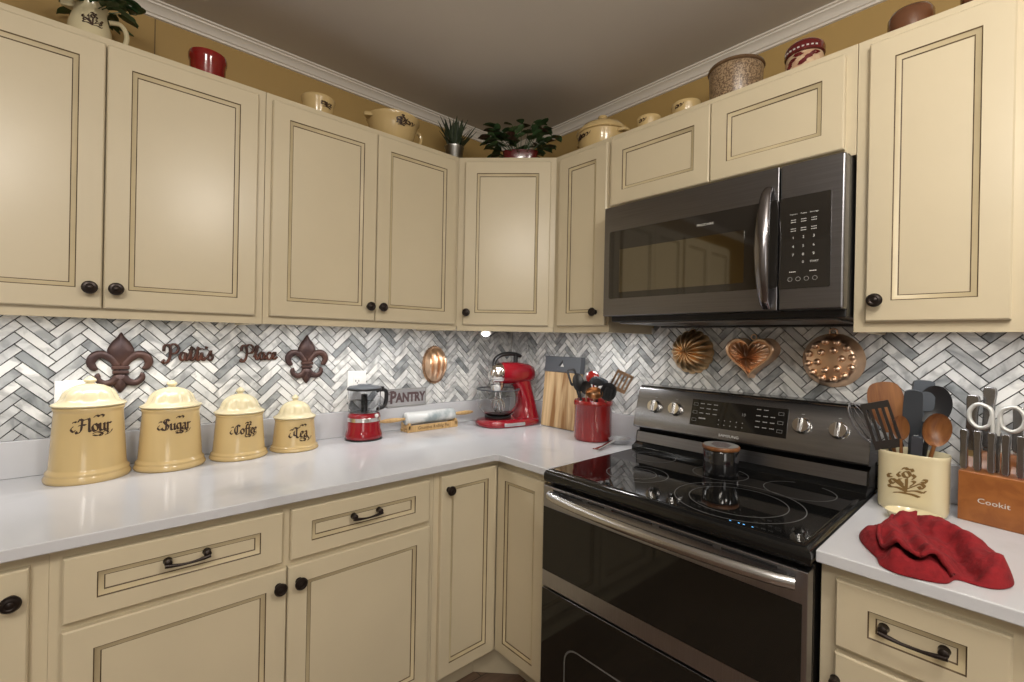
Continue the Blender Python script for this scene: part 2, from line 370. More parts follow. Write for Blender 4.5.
# herringbone backsplash
def clip_poly(P, lo, hi):
    for ax, val, sg in ((0, lo[0], 1), (0, hi[0], -1), (1, lo[1], 1), (1, hi[1], -1)):
        Q = []
        for i in range(len(P)):
            a, c = P[i], P[(i + 1) % len(P)]
            da, dc = (a[ax] - val) * sg, (c[ax] - val) * sg
            if da >= 0: Q.append(a)
            if da * dc < 0:
                t = da / (da - dc); Q.append((a[0] + (c[0] - a[0]) * t, a[1] + (c[1] - a[1]) * t))
        P = Q
        if len(P) < 3: return []
    return P
def herring(name, rects, u_apex, z_apex, to3d, parent, seed):
    L_, W_ = .0990, .02475; g = .0013; rnd = random.Random(seed); r2 = 2 ** -.5
    mb = MB(); ox = u_apex - (L_ - W_ / 2) * r2; oz = z_apex - (L_ + W_) * r2
    for lo, hi in rects:
        mb.add([to3d(u, z, .002) for u, z in ((lo[0], lo[1]), (hi[0], lo[1]), (hi[0], hi[1]), (lo[0], hi[1]))], [(0, 1, 2, 3)], 1); mb.attr.append(0)
    for i in range(-60, 60):
        for j in range(-40, 40):
            for k in (0, 1):
                x0, y0, x1, y1 = (0, 0, L_, W_) if k == 0 else (0, W_, W_, W_ + L_)
                x0 += g; y0 += g; x1 -= g; y1 -= g
                dx, dy = i * W_ + j * L_, i * W_ - j * L_
                P = [((x - y) * r2 + ox, (x + y) * r2 + oz) for x, y in ((x0 + dx, y0 + dy), (x1 + dx, y0 + dy), (x1 + dx, y1 + dy), (x0 + dx, y1 + dy))]
                val = rnd.random()
                for lo, hi in rects:
                    Q = clip_poly(P, lo, hi)
                    if len(Q) < 3: continue
                    n = len(Q)
                    cx = sum(q[0] for q in Q) / n; cz = sum(q[1] for q in Q) / n
                    ins = [(q[0] + (cx - q[0]) * .025, q[1] + (cz - q[1]) * .025) for q in Q]
                    mb.add([to3d(*q, .002) for q in Q] + [to3d(*q, .0085) for q in Q] + [to3d(*q, .0095) for q in ins],
                           [tuple(range(2 * n, 3 * n))] + [(a, (a + 1) % n, (a + 1) % n + n, a + n) for a in range(n)] + [(a + n, (a + 1) % n + n, (a + 1) % n + 2 * n, a + 2 * n) for a in range(n)], 0)
                    mb.attr += [val] * (1 + 2 * n)
    ob = mb.build(name, ['tile', 'grout'], parent, smooth=False); struct(ob)
UT = 1.0218
herring('tile_backsplash', [((-2.7, UT), (-.0098, 1.40))], -1.364, 1.370, lambda u, z, o: (u, -o, z), wl, 3)
herring('tile_backsplash', [((.0098, UT), (.9005, 1.40)), ((.9005, .90), (1.667, 1.46)), ((1.667, UT), (2.6, 1.40))], .832, 1.371, lambda u, z, o: (-o, -u, z), wr, 5)

# ------------------------------------------------------------------ cabinets (local: x right, y into the wall, z up; front frame at y = 0)
def door_mesh(u0, u1, w0, w1, ins=.050, th=.019, band=(.0022, .0095, .0022), inz=None):
    mb = MB(); g1, bd, g2 = band
    R = [(0, -.0002), (0, -th + .003), (.003, -th), (ins, -th), (ins + g1, -th + .0028), (ins + g1 + bd, -th + .006), (ins + g1 + bd + g2, -th + .0085)]
    ms = [0, 0, 0, 1, 2, 1]
    dz = (inz - ins) if inz else 0.
    k_ = lambda i: i + (dz if i > .02 else 0.)
    rs = [[(u0 + i, y, w0 + k_(i)), (u1 - i, y, w0 + k_(i)), (u1 - i, y, w1 - k_(i)), (u0 + i, y, w1 - k_(i))] for i, y in R]
    mb.rings(rs, ms + [0], False, False)
    mb.add(rs[-1], [(0, 1, 2, 3)], 0); mb.add(rs[0], [(3, 2, 1, 0)], 0)
    return mb
def knob(parent, u, w, y=-.019, r=.0165):
    mb = MB()
    mb.lathe([(.0095, 0), (.008, .003), (.0055, .006), (.0055, .013), (r * .7, .016), (r, .020), (r, .0235), (r * .82, .0275), (r * .55, .0285), (r * .42, .0275), (r * .2, .029), (.0005, .0295)], 24, 0, T=TR(u, y, w) @ RX(PI / 2))
    return mb.build('knob', 'bronze', parent)
def pull(parent, u, w, length=.10, y=-.019):
    mb = MB(); h = length / 2
    for sg in (-1, 1):
        mb.lathe([(.0080, 0), (.0092, .003), (.0070, .009), (.0082, .015), (.0078, .019), (.004, .0215), (.0005, .022)], 18, 0, T=TR(u + sg * h, y, w) @ RX(PI / 2))
    P = [(u - h - .006 + (length + .012) * i / 12, y - .0185 - .002 * math.sin(PI * i / 12), w - .0055 - .0045 * math.sin(PI * i / 12)) for i in range(13)]
    mb.tube(P, [.0038 + .0010 * math.cos(2 * PI * i / 12) for i in range(13)], 0, 10)
    return mb.build('pull', 'bronze', parent)
def cabinet(name, label, cat, origin, rz, w, depth, z0, z1, fronts, group, body=None, rail=True):
    t = thing(name, label, cat, (*origin, 0), rz, group)
    mb = MB()
    if body: body(mb)
    else:
        mb.box(.0005, w - .0005, 0, depth - .0015, z0 + .018, z1)
        mb.box(.0005, w - .0005, 0, .019, z0, z0 + .019)
        for u in (.0005, w - .0165): mb.box(u, u + .016, .018, depth - .0015, z0, z0 + .019)
    mb.build('body', 'cream', t, bevel=.0006)
    for f in fronts:
        d = door_mesh(*f['r'], ins=f.get('ins', .05), inz=f.get('inz')).build(f.get('n', 'door'), ['cream', 'glaze', 'bead'], t)
        if 'knob' in f: knob(d, *f['knob'])
        if 'pull' in f: pull(d, *f['pull'])
    return t
UF = .312; BF = .6026                       # depth of wall and base cabinet frames
Z0, Z1 = 1.3755, 2.1185
D0, D1 = 1.402, 2.0955
LU = 'cream wall cabinets'
def up_door(u0, u1, ku=None, kw=1.4525, w0=D0, w1=D1, ins=.05):
    d = dict(r=(u0, u1, w0, w1), ins=ins)
    if ku is not None: d['knob'] = (ku, kw)
    return d
x0 = -2.125
cabinet('wall_cabinet', 'cream two-door wall cabinet over the Flour and Sugar canisters', 'cabinet', (x0, -UF), 0, .762, UF, Z0, Z1,
        [up_door(-2.105 - x0, -1.7495 - x0, -1.773 - x0), up_door(-1.7460 - x0, -1.387 - x0, -1.721 - x0)], LU)
x0 = -1.3625
cabinet('wall_cabinet', 'cream two-door wall cabinet over the coffee and tea canisters', 'cabinet', (x0, -UF), 0, .755, UF, Z0, Z1,
        [up_door(-1.345 - x0, -.9875 - x0, -1.012 - x0), up_door(-.9840 - x0, -.629 - x0, -.963 - x0)], LU)
x0 = -2.8885
cabinet('wall_cabinet', 'cream two-door wall cabinet beyond the left picture edge, mirrored in the microwave window', 'cabinet', (x0, -UF), 0, .763, UF, Z0, Z1,
        [up_door(.020, .3800, .355), up_door(.3835, .743, .408)], LU)
WD = .606; S2 = 2 ** .5
dl = (WD - UF) * S2                          # width of the diagonal face
def diag_body(mb):
    # in local axes of the diagonal face (x right along the face, y into the corner)
    pts = [(-WD, -UF), (-UF, -WD), (-.0015, -WD), (-.0015, -.0015), (-WD, -.0015)]
    loc = []
    for X, Y in pts:
        dx, dy = X + WD, Y + UF
        loc.append(((dx - dy) / S2, (dx + dy) / S2))
    mb.prismz(loc, Z0 + .018, Z1); mb.box(.002, dl - .002, 0, .019, Z0, Z0 + .019)
cabinet('corner_wall_cabinet', 'cream single-door wall cabinet set diagonally across the corner above the mixer', 'cabinet', (-WD, -UF), -PI / 4, dl, .3, Z0, Z1,
        [up_door(dl / 2 - .178, dl / 2 + .186, dl / 2 - .161)], LU, body=diag_body)
R90 = -PI / 2
cabinet('wall_cabinet', 'narrow cream single-door wall cabinet between the corner and the microwave', 'cabinet', (-UF, -WD), R90, .286, UF, Z0, Z1,
        [up_door(.035, .277, .235)], LU)
cabinet('wall_cabinet', 'short cream two-door wall cabinet directly above the microwave', 'cabinet', (-UF, -.8925), R90, .763, UF, 1.833, Z1,
        [up_door(.009, .3840, w0=1.849), up_door(.3875, .739, w0=1.849)], LU)
cabinet('wall_cabinet', 'cream single-door wall cabinet right of the microwave above the knife block', 'cabinet', (-UF, -1.656), R90, .31, UF, Z0, Z1,
        [up_door(.027, .277, .049)], LU)

# base cabinets
LB = 'cream base cabinets'
def drawer(u0, u1, w0, w1, pu=None, pw=None, pl=.09, ins=.05):
    d = dict(r=(u0, u1, w0, w1), ins=.054, inz=.041, n='drawer')
    if pu is not None: d['pull'] = (pu, pw, pl)
    return d
BZ = .8885
def base_body(w, depth=BF, toe=.15, rec=.075):
    def f(mb):
        mb.box(.0005, w - .0005, 0, depth - .0015, toe, BZ); mb.box(.0005, w - .0005, rec, depth - .0015, 0.0005, toe)
    return f
x0 = -1.826
cabinet('base_cabinet', 'cream base cabinet with two drawers over two doors below the canisters', 'cabinet', (x0, -BF), 0, .9335, BF, 0, BZ,
        [drawer(-1.805 - x0, -1.377 - x0, .725, .863, -1.590 - x0, .809, .077), drawer(-1.356 - x0, -.918 - x0, .725, .863, -1.143 - x0, .808, .080),
         dict(r=(-1.805 - x0, -1.3658 - x0, .166, .709), knob=(-1.386 - x0, .665)), dict(r=(-1.3622 - x0, -.914 - x0, .166, .709), knob=(-1.334 - x0, .664))], LB, body=base_body(.9335))
x0 = -2.288
cabinet('base_cabinet', 'cream base cabinet with a dark knob at the far left edge', 'cabinet', (x0, -BF), 0, .4628, BF, 0, BZ,
        [dict(r=(.02, -1.8535 - x0, .166, .861), knob=(-1.877 - x0, .806))], LB, body=base_body(.4628))
# corner base with a bi-fold door
t = thing('corner_base_cabinet', 'cream L-shaped corner base cabinet with a folding two-leaf door left of the range', 'cabinet', (0, 0, 0), 0, LB)
mb = MB()
mb.prismz([(-.8920, -.0015), (-.8920, -BF), (-BF, -BF), (-BF, -.8995), (-.0015, -.8995), (-.0015, -.0015)], .15, BZ)
mb.prismz([(-.8920, -.0015), (-.8920, -.48), (-.61, -.48), (-.48, -.61), (-.48, -.8995), (-.0015, -.8995), (-.0015, -.0015)], .0005, .15)
mb.build('body', 'cream', t, bevel=.0006)
d = door_mesh(-.871, -.6225, .166, .865, ins=.042).build('door', ['cream', 'glaze', 'bead'], t, loc=(0, -BF, 0)); knob(d, -.843, .817)
door_mesh(.6225, .864, .168, .858, ins=.042).build('door', ['cream', 'glaze', 'bead'], t, loc=(-BF, 0, 0), rot=(0, 0, R90))
# right base
y0 = -1.6685
cabinet('base_cabinet', 'cream base cabinet with drawers right of the range under the red towel', 'cabinet', (-BF, y0), R90, .62, BF, 0, BZ,
        [drawer(.030, .279, .722, .858, .153, .797, .086), drawer(.030, .279, .46, .709, .078, .655, .09), drawer(.030, .279, .166, .446, .153, .38, .09),
         drawer(.315, .60, .722, .858), dict(r=(.315, .60, .166, .709), ins=.046)], LB, body=base_body(.62))

# counters
DC = .6436; CT = .915
t = thing('countertop', 'long L-shaped white quartz countertop along the left wall and corner', 'countertop', (0, 0, 0), group='white quartz countertops')
mb = MB(); mb.prismz([(-2.6, -.0015), (-2.6, -DC), (-DC - .012, -DC), (-DC, -DC - .012), (-DC, -.9000), (-.0015, -.9000), (-.0015, -.0015)], .8895, CT)
mb.build('slab', 'quartz', t, bevel=.003)
mb = MB(); mb.prismz([(-2.6, -.0015), (-2.6, -.021), (-.021, -.021), (-.021, -.9000), (-.0015, -.9000), (-.0015, -.0015)], CT + .0005, UT - .0005)
mb.build('upstand', 'quartz', t, bevel=.002)
t = thing('countertop', 'short white quartz countertop right of the range under the knife block', 'countertop', (0, 0, 0), group='white quartz countertops')
mb = MB(); mb.box(-DC, -.0015, -2.6, -1.6675, .8895, CT); mb.build('slab', 'quartz', t, bevel=.003)
mb = MB(); mb.box(-.021, -.0015, -2.6, -1.6675, CT + .0005, UT - .0005); mb.build('upstand', 'quartz', t, bevel=.002)

# under-cabinet light bars
def light_bar(loc, rz, ln, where, power):
    t = thing('under_cabinet_light', 'slim white light bar under the ' + where, 'light', loc, rz, 'light bars under the wall cabinets')
    mb = MB(); mb.box(-ln / 2, ln / 2, -.012, .012, -.010, -.0005); mb.build('housing', 'white', t, bevel=.001)
    mb = MB(); mb.box(-ln / 2 + .01, ln / 2 - .01, -.009, .009, -.0125, -.0102); mb.build('diffuser', 'led', t)
    la = bpy.data.lights.new('bar_light', 'AREA'); la.shape = 'RECTANGLE'; la.size = ln - .03; la.size_y = .02; la.energy = power; la.color = (1., .98, .96)
    lo = bpy.data.objects.new('bar_light', la); COL.objects.link(lo); lo.parent = t; lo.location = (0, 0, -.0145)
P1 = 1.6
light_bar((-1.74, -.19, Z0 + .018), 0, .64, 'cabinet over the Flour canister', P1)
light_bar((-.99, -.19, Z0 + .018), 0, .64, 'cabinet over the red chopper', P1)
light_bar((-.36, -.36, Z0 + .018), -PI / 4, .28, 'diagonal corner cabinet', P1 * .7)
light_bar((-.19, -.75, Z0 + .018), R90, .22, 'narrow cabinet beside the microwave', P1 * .45)
light_bar((-.19, -1.81, Z0 + .018), R90, .24, 'cabinet above the knife block', P1 * .45)
# small white puck light seen at the corner
t = thing('puck_light', 'small bright white light clipped under the diagonal corner cabinet', 'light', (-.503, -.389, Z0), -PI / 4)
mb = MB(); mb.box(-.022, .022, -.012, .012, -.016, -.0005); mb.build('clip', 'white', t, bevel=.003)
mb = MB(); mb.ell((0, -.013, -.013), (.016, .008, .010), 0, 16); mb.build('lens', 'ledhot', t)

# ------------------------------------------------------------------ range (local: x along the front, y toward the wall)
RX0 = -.664
rng = thing('range', 'black stainless electric range with double oven and glass cooktop', 'range', (RX0, -.9035, 0), R90)
W = .762
mb = MB(); mb.box(.003, W - .003, .035, .64, .05, .878); mb.box(.03, W - .03, .07, .6, .0005, .05)
mb.build('body', 'blackenamel', rng, bevel=.003)
mb = MB()
rs = []
for i, z in ((.012, .878), (.002, .882), (0, .892), (0, .905), (.004, .915), (.012, .9195), (.022, .9185)):
    rs.append([(i, i * 1.0, z), (W - i, i * 1.0, z), (W - i, .60, z), (i, .60, z)])
mb.rings(rs, 0); ct = mb.build('cooktop', 'blackenamel', rng, bevel=.004, ang=60)
mb = MB(); mb.box(.020, W - .020, .020, .530, .9175, .9205); mb.build('glass_top', 'blackglass', ct, bevel=.0012)
def ring_mb(cx, cy, r, w, z):
    mb = MB(); n = 64
    vs = [(cx + (r + s * w / 2) * math.cos(2 * PI * k / n), cy + (r + s * w / 2) * math.sin(2 * PI * k / n), z) for k in range(n) for s in (-1, 1)]
    mb.add(vs, [(2 * k, 2 * k + 1, (2 * k + 3) % (2 * n), (2 * k + 2) % (2 * n)) for k in range(n)]); return mb
def bur(wx, wy, rads):
    mb = MB(); wx += .022; wy += .008
    for r in rads:
        q = ring_mb(-wy - .9035, wx - RX0, r, .0022, .9209); mb.add(q.v, q.f)
    mb.build('burner_ring', 'burner', ct)
bur(-.50, -1.45, (.158, .120)); bur(-.27, -1.53, (.090,)); bur(-.275, -1.305, (.082,)); bur(-.49, -1.135, (.095, .06)); bur(-.255, -1.055, (.075,))
mb = MB()
for dx in (0, .011, -.02, .03):
    mb.box(.605 + dx, .609 + dx, .026, .0285, .9206, .9210)
mb.build('indicator_light', 'bluelight', ct)
# backguard
def Y(x): return x - RX0
mb = MB(); prof = [(Y(-.022), 1.000), (Y(-.135), 1.000), (Y(-.152), 1.006), (Y(-.153), 1.012), (Y(-.112), 1.154), (Y(-.106), 1.160), (Y(-.095), 1.163), (Y(-.022), 1.163)]
mb.rings([[(0, a, c) for a, c in prof], [(W, a, c) for a, c in prof]], 0)
bg = mb.build('control_panel', 'steel_bg', rng, bevel=.002, ang=50)
mb = MB(); prof = [(Y(-.022), .915), (Y(-.165), .915), (Y(-.165), .930), (Y(-.150), .936), (Y(-.137), .945), (Y(-.131), .986), (Y(-.115), .990), (Y(-.110), .9995), (Y(-.022), .9995)]
mb.rings([[(.003, a, c) for a, c in prof], [(W - .003, a, c) for a, c in prof]], 0)
mb.build('riser', 'blackenamel', rng, bevel=.0015, ang=30)
mb = MB(); prof = [(Y(-.1385), .946), (Y(-.1325), .984), (Y(-.1315), .984), (Y(-.1375), .946)]
mb.rings([[(.008, a, c) for a, c in prof], [(W - .008, a, c) for a, c in prof]], 0)
mb.build('vent_strip', 'steel_dark', rng)
mb = MB(); mb.box(-.001, W + .001, Y(-.10), Y(-.021), 1.160, 1.167); mb.build('top_cap', 'blackenamel', rng, bevel=.002)
SL = math.atan2(.041, .142)               # lean of the panel face
def on_panel(u, z, off=0.):       # a frame lying on the sloping face
    x = -.153 + (z - 1.012) * (.041 / .142)
    return TR(u, Y(x), z) @ RX(-SL) @ TR(0, -off, 0)
mb = MB(); mb.box(.2215, .5395, -.0008, .002, -.047, .047, T=on_panel(.0095, 1.090)); dp = mb.build('display', 'blackglass', rng)
mb = MB()
Tt = lambda u, z, o=.0012: on_panel(u, z, o) @ FRONT
def dashes(mb, T, n, w, h, gap, m=0):     # illegible small print
    for i in range(n):
        mb.box(i * (w + gap), i * (w + gap) + w, 0, .0002, -h / 2, h / 2, m, T=T)
for r, z in enumerate((1.122, 1.106, 1.089)):
    for c in range(3):
        T = on_panel(.2625 + c * .024, z, .0012); dashes(mb, T, 3, .0038, .0026, .0012)
dashes(mb, on_panel(.2625, 1.071, .0012), 5, .004, .0045, .001)
for r, z in enumerate((1.124, 1.104, 1.086, 1.068)):
    for c in range(3 if r else 2):
        T = on_panel(.4545 + c * .022, z, .0012); dashes(mb, T, 3, .0036, .0026, .0011)
for r in range(2):
    for i in range(5):
        mb.lathe([(.0016, 0), (.0016, .0003)], 10, 0, T=on_panel(.3345 + i * .020, 1.073 - r * .015, .0012) @ RX(PI / 2))
mb.text('10', .014, 1, Tt(.4145, 1.10)); 
for u in (.2415, .5245):                     # little oven outlines
    for z in (1.118, 1.090, 1.064):
        for a in ((0, .016, -.005, -.0042), (0, .016, .0042, .005), (0, .0008, -.005, .005), (.0152, .016, -.005, .005)):
            mb.box(a[0], a[1], 0, .0002, a[2], a[3], 1, T=on_panel(u - .004, z, .0012))
mb.build('lettering', ['printmid', 'printdim'], dp)
mb = MB(); mb.text('SAMSUNG', .0125, 0, Tt(.3745, 1.0235, .0008), sx=1.2); mb.build('lettering', 'print', bg)
def range_knob(u, z=1.090):
    T = on_panel(u, z, 0) @ RX(PI / 2)
    mb = MB(); mb.lathe([(.0255, 0), (.0255, .004), (.0235, .006), (.0225, .020), (.0215, .022), (.0005, .0222)], 36, 0, T=T)
    k = mb.build('knob', 'chrome', rng)
    mb = MB(); mb.box(-.0048, .0048, -.0215, .0215, .0215, .0300, T=T @ RZ(-.05)); mb.build('grip', 'steel', k, bevel=.002)
    mb = MB(); mb.box(-.0012, .0012, .004, .021, .0300, .0304, T=T @ RZ(-.05)); mb.build('pointer', 'blackplastic', k)
for u in (.083, .170, .5895, .6860): range_knob(u)
for u in (.083, .170, .5895, .6860):
    mb = MB(); mb.box(u - .004, u + .004, 0, .0002, -.0012, .0012, T=on_panel(u * 0, 1.125, .0006))
    for k in range(-4, 5):
        mb.box(-.0006, .0006, 0, .0002, .028, .0305, T=on_panel(u, 1.090, .0006) @ RY(k * .5))
    mb.build('dial_lettering', 'printdim', bg)
# oven doors
def oven_door(z0, z1, steel_top, steel_bot):
    mb = MB(); mb.box(.004, W - .004, -.002, .034, z0, z1)
    d = mb.build('oven_door', 'steel_oven', rng, bevel=.002)
    mb = MB(); mb.box(.006, W - .014, -.0045, -.0018, z0 + steel_bot, z1 - steel_top); mb.build('door_glass', 'ovenglass', d, bevel=.001)
    return d
ud = oven_door(.545, .870, .068, .052)
mb = MB()
for u0, u1 in ((.045, .165), (.185, .245), (.27, .40), (.42, .56), (.58, .70)):
    mb.box(u0, u1, -.0035, .01, .8585, .8635)
mb.build('vent_slot', 'blackplastic', ud)
P = [];n = 24
for i in range(n + 1):
    k = i / n; P.append((.040 + .697 * k, -.014 - .034 * math.sin(PI * k) ** .6, .846))
mb = MB(); mb.tube(P, .0125, 0, 14, flat=1.15, up=(0, 0, 1)); hd = mb.build('handle', 'steel', ud, ang=60)
mb = MB()
for u in (.062, .708): mb.box(u - .016, u + .016, -.026, -.0022, .834, .858)
mb.build('handle_mount', 'steel_dark', ud, bevel=.004)
ld = oven_door(.115, .538, .0, .0)
mb = MB()
def rrect(x0, x1, z0, z1, r, n=6):
    out = []
    for cx, cz, a0 in ((x1 - r, z1 - r, 0), (x0 + r, z1 - r, 90), (x0 + r, z0 + r, 180), (x1 - r, z0 + r, 270)):
        for k in range(n + 1):
            a = math.radians(a0 + 90 * k / n); out.append((cx + r * math.cos(a), cz + r * math.sin(a)))
    return out
A, B_ = rrect(.105, .657, .19, .40, .05), rrect(.110, .652, .195, .395, .046)
vs = [(x, -.0048, z) for x, z in A] + [(x, -.0048, z) for x, z in B_]; k = len(A)
mb.add(vs, [(i, (i + 1) % k, (i + 1) % k + k, i + k) for i in range(k)]); mb.build('window_outline', 'burner', ld)
mb = MB(); mb.box(.004, W - .004, 0, .034, .052, .110); mb.build('kick_panel', 'blackenamel', rng, bevel=.002)

# ------------------------------------------------------------------ microwave
mw = thing('microwave', 'black stainless over-the-range microwave with a curved handle under the short wall cabinet', 'microwave', (-.402, -.9315, 1.4), R90)
MWW = .722
mb = MB(); mb.box(.004, MWW - .003, .045, .388, .012, .427); mb.box(.03, MWW - .03, .34, .388, .0, .012)
mb.build('body', 'blackplastic', mw, bevel=.004)
mb = MB(); mb.box(.03, MWW - .03, .06, .33, .006, .0118); mb.build('vent_grille', 'steel_dark', mw, bevel=.002)
mb = MB(); mb.box(.14, .26, .10, .16, .004, .0058); mb.build('lamp_cover', 'greyplastic', mw)
mb = MB(); mb.box(0, .5735, 0, .043, .031, .418); dr = mb.build('door', 'steel_dark', mw, bevel=.003, seg=3)
mb = MB(); mb.prism(rrect(.024, .5725, .092, .329, .006), -.0012, .002); mb.build('door_glass', 'mwglass', dr)
mb = MB(); mb.prism(rrect(.067, .486, .113, .262, .003), -.0016, -.0011); mb.build('window_screen', 'mwinner', dr)
mb = MB(); mb.text('FRIGIDAIRE', .0098, 0, TR(.372, -.0016, .297) @ FRONT, sx=1.05); mb.build('lettering', 'print', dr)
P = [(.548, -.010 - .036 * math.sin(PI * i / 20) ** .7 if 0 < i < 20 else -.004, .040 + .322 * i / 20) for i in range(21)]
mb = MB(); mb.tube(P, [.012 + .007 * math.sin(PI * i / 20) for i in range(21)], 0, 16, flat=.62, up=(0, -1, 0)); mb.build('handle', 'steel_handle', dr, ang=70)
mb = MB(); mb.box(.5760, MWW, 0, .043, .031, .418); cp = mb.build('control_panel', 'steel_dark', mw, bevel=.006, seg=3)
mb = MB(); mb.prism(rrect(.5770, .694, .087, .329, .005), -.0012, .002); mb.build('control_glass', 'mwglass', cp)
mb = MB()
def mtext(s, u, z, size): mb.text(s, size, 0, TR(u, -.0017, z - 1.4) @ FRONT)
cu = (.610, .6335, .657)
for s, u in zip(('Popcorn', 'Potato', 'Beverage'), cu): mtext(s, u, 1.682, .0052)
for z in (1.664, 1.641):
    for u in cu:
        for k in (0, 1): dashes(mb, TR(u - .006, -.0017, z - 1.4 - k * .006 + .003), 4, .0022, .0018, .001)
for r, z in enumerate((1.620, 1.597, 1.575)):
    for c in range(3): mtext(str(r * 3 + c + 1), cu[c], z, .0095)
mtext('0', cu[1], 1.555, .0095); mtext('START', cu[2] + .002, 1.555, .0066)
for u in (cu[0], cu[2]): dashes(mb, TR(u - .008, -.0017, .131), 4, .003, .0022, .001)
mb.build('lettering', 'print', cp)
mb = MB()
for i in range(4):
    q = ring_mb(.604 + i * .019, 0, .0052, .0010, 0)
    mb.add(q.v, q.f, 0, TR(0, -.0017, .112) @ TR(.604 + i * .019, 0, 0) @ FRONT @ TR(-(.604 + i * .019), 0, 0))
mb.build('button_lettering', 'printdim', cp)

# ------------------------------------------------------------------ canisters
def canister(name_, label, loc, a, bb, hb, hl, txt, sc_t, tz, dx=0.):
    t = thing('canister', label, 'canister', (*loc, CT + .0003), 0, 'cream stoneware canisters')
    pr = [(.0005, 0), (.97, 0), (1., .025), (1.0, .05), (.965, .085), (.955, .10), (.965, .115), (.95, .135), (.905, .155), (.89, .18), (.80, .92), (.805, .94), (.825, .955), (.83, .985), (.80, 1.)]
    mb = MB(); mb.lathe([(r * a, z * hb) for r, z in pr], 56, 0, 1., bb / a); b_ = mb.build('body', 'stone', t, ang=60)
    k = hl / .112
    pl = [(.80, 0), (.865, .0015), (.875, .0045), (.86, .008), (.79, .012), (.71, .018), (.655, .026), (.62, .036), (.585, .047), (.53, .058), (.44, .068), (.32, .076), (.20, .080), (.12, .082), (.10, .085), (.105, .088), (.145, .092), (.155, .096), (.135, .101), (.085, .106), (.04, .111), (.0005, .112)]
    rf = lambda an, z: 1 + (.12 * abs(math.cos(4 * an)) ** .6 - .07) * max(0., 1 - ((z / k - .042) / .028) ** 2)
    mb = MB(); mb.lathe([(r * a, z * k) for r, z in pl], 64, 0, 1., bb / a, (0, 0, hb + .0004), rf=rf); ld_ = mb.build('lid', 'stonel', t, ang=60)
    def surf(s, tt):
        z = hb * .72 + tt if tz is None else hb * tz + tt
        f = .89 + (.80 - .89) * (z / hb - .18) / .74
        A_, B2 = a * f + .0009, bb * f + .0009
        return (A_ * math.sin(s / A_), -B2 * math.cos(s / A_), z)
    ss, wdt = strokes_of(txt, BL)
    mb = MB(); nib(mb, ss, sc_t, (-wdt * sc_t / 2 + dx, -sc_t * .5), surf, w=.17)
    nib(mb, SCROLL, sc_t * .9, (-sc_t * .3 + dx, -sc_t * .85), surf, w=.14, ang=30)
    nib(mb, [[(-.2, .3), (-.5, -.1), (-.2, -.45), (0, -.2)], [(-.35, .7), (-.1, .9), (.1, .8)]], sc_t, (-wdt * sc_t / 2 - sc_t * .2 + dx, 0), surf, w=.14)
    nib(mb, [[(0, 0), (.3, .25), (.6, .05)], [(.5, .1), (.8, .3), (1.1, .1), (.9, -.05)]], sc_t, (-sc_t * .2 + dx, sc_t * 1.35), surf, w=.14)
    mb.build('lettering', 'brownink', b_, smooth=False, fix=False)
    return t
canister('c', 'largest cream canister marked Flour, in front of the white outlet plate', (-1.769, -.121), .0970, .0955, .210, .084, 'Flour', .0210, .735, .013)
canister('c', 'second largest cream canister, marked Sugar', (-1.574, -.117), .0945, .0930, .190, .084, 'Sugar', .0190, .715, .008)
canister('c', 'cream canister marked Coffee, between the Sugar and Tea ones', (-1.379, -.112), .0895, .0880, .153, .088, 'Coffee', .0180, .64, .005)
canister('c', 'smallest cream canister, marked Tea', (-1.194, -.107), .0845, .0830, .117, .085, 'Tea', .0215, .54, .001)

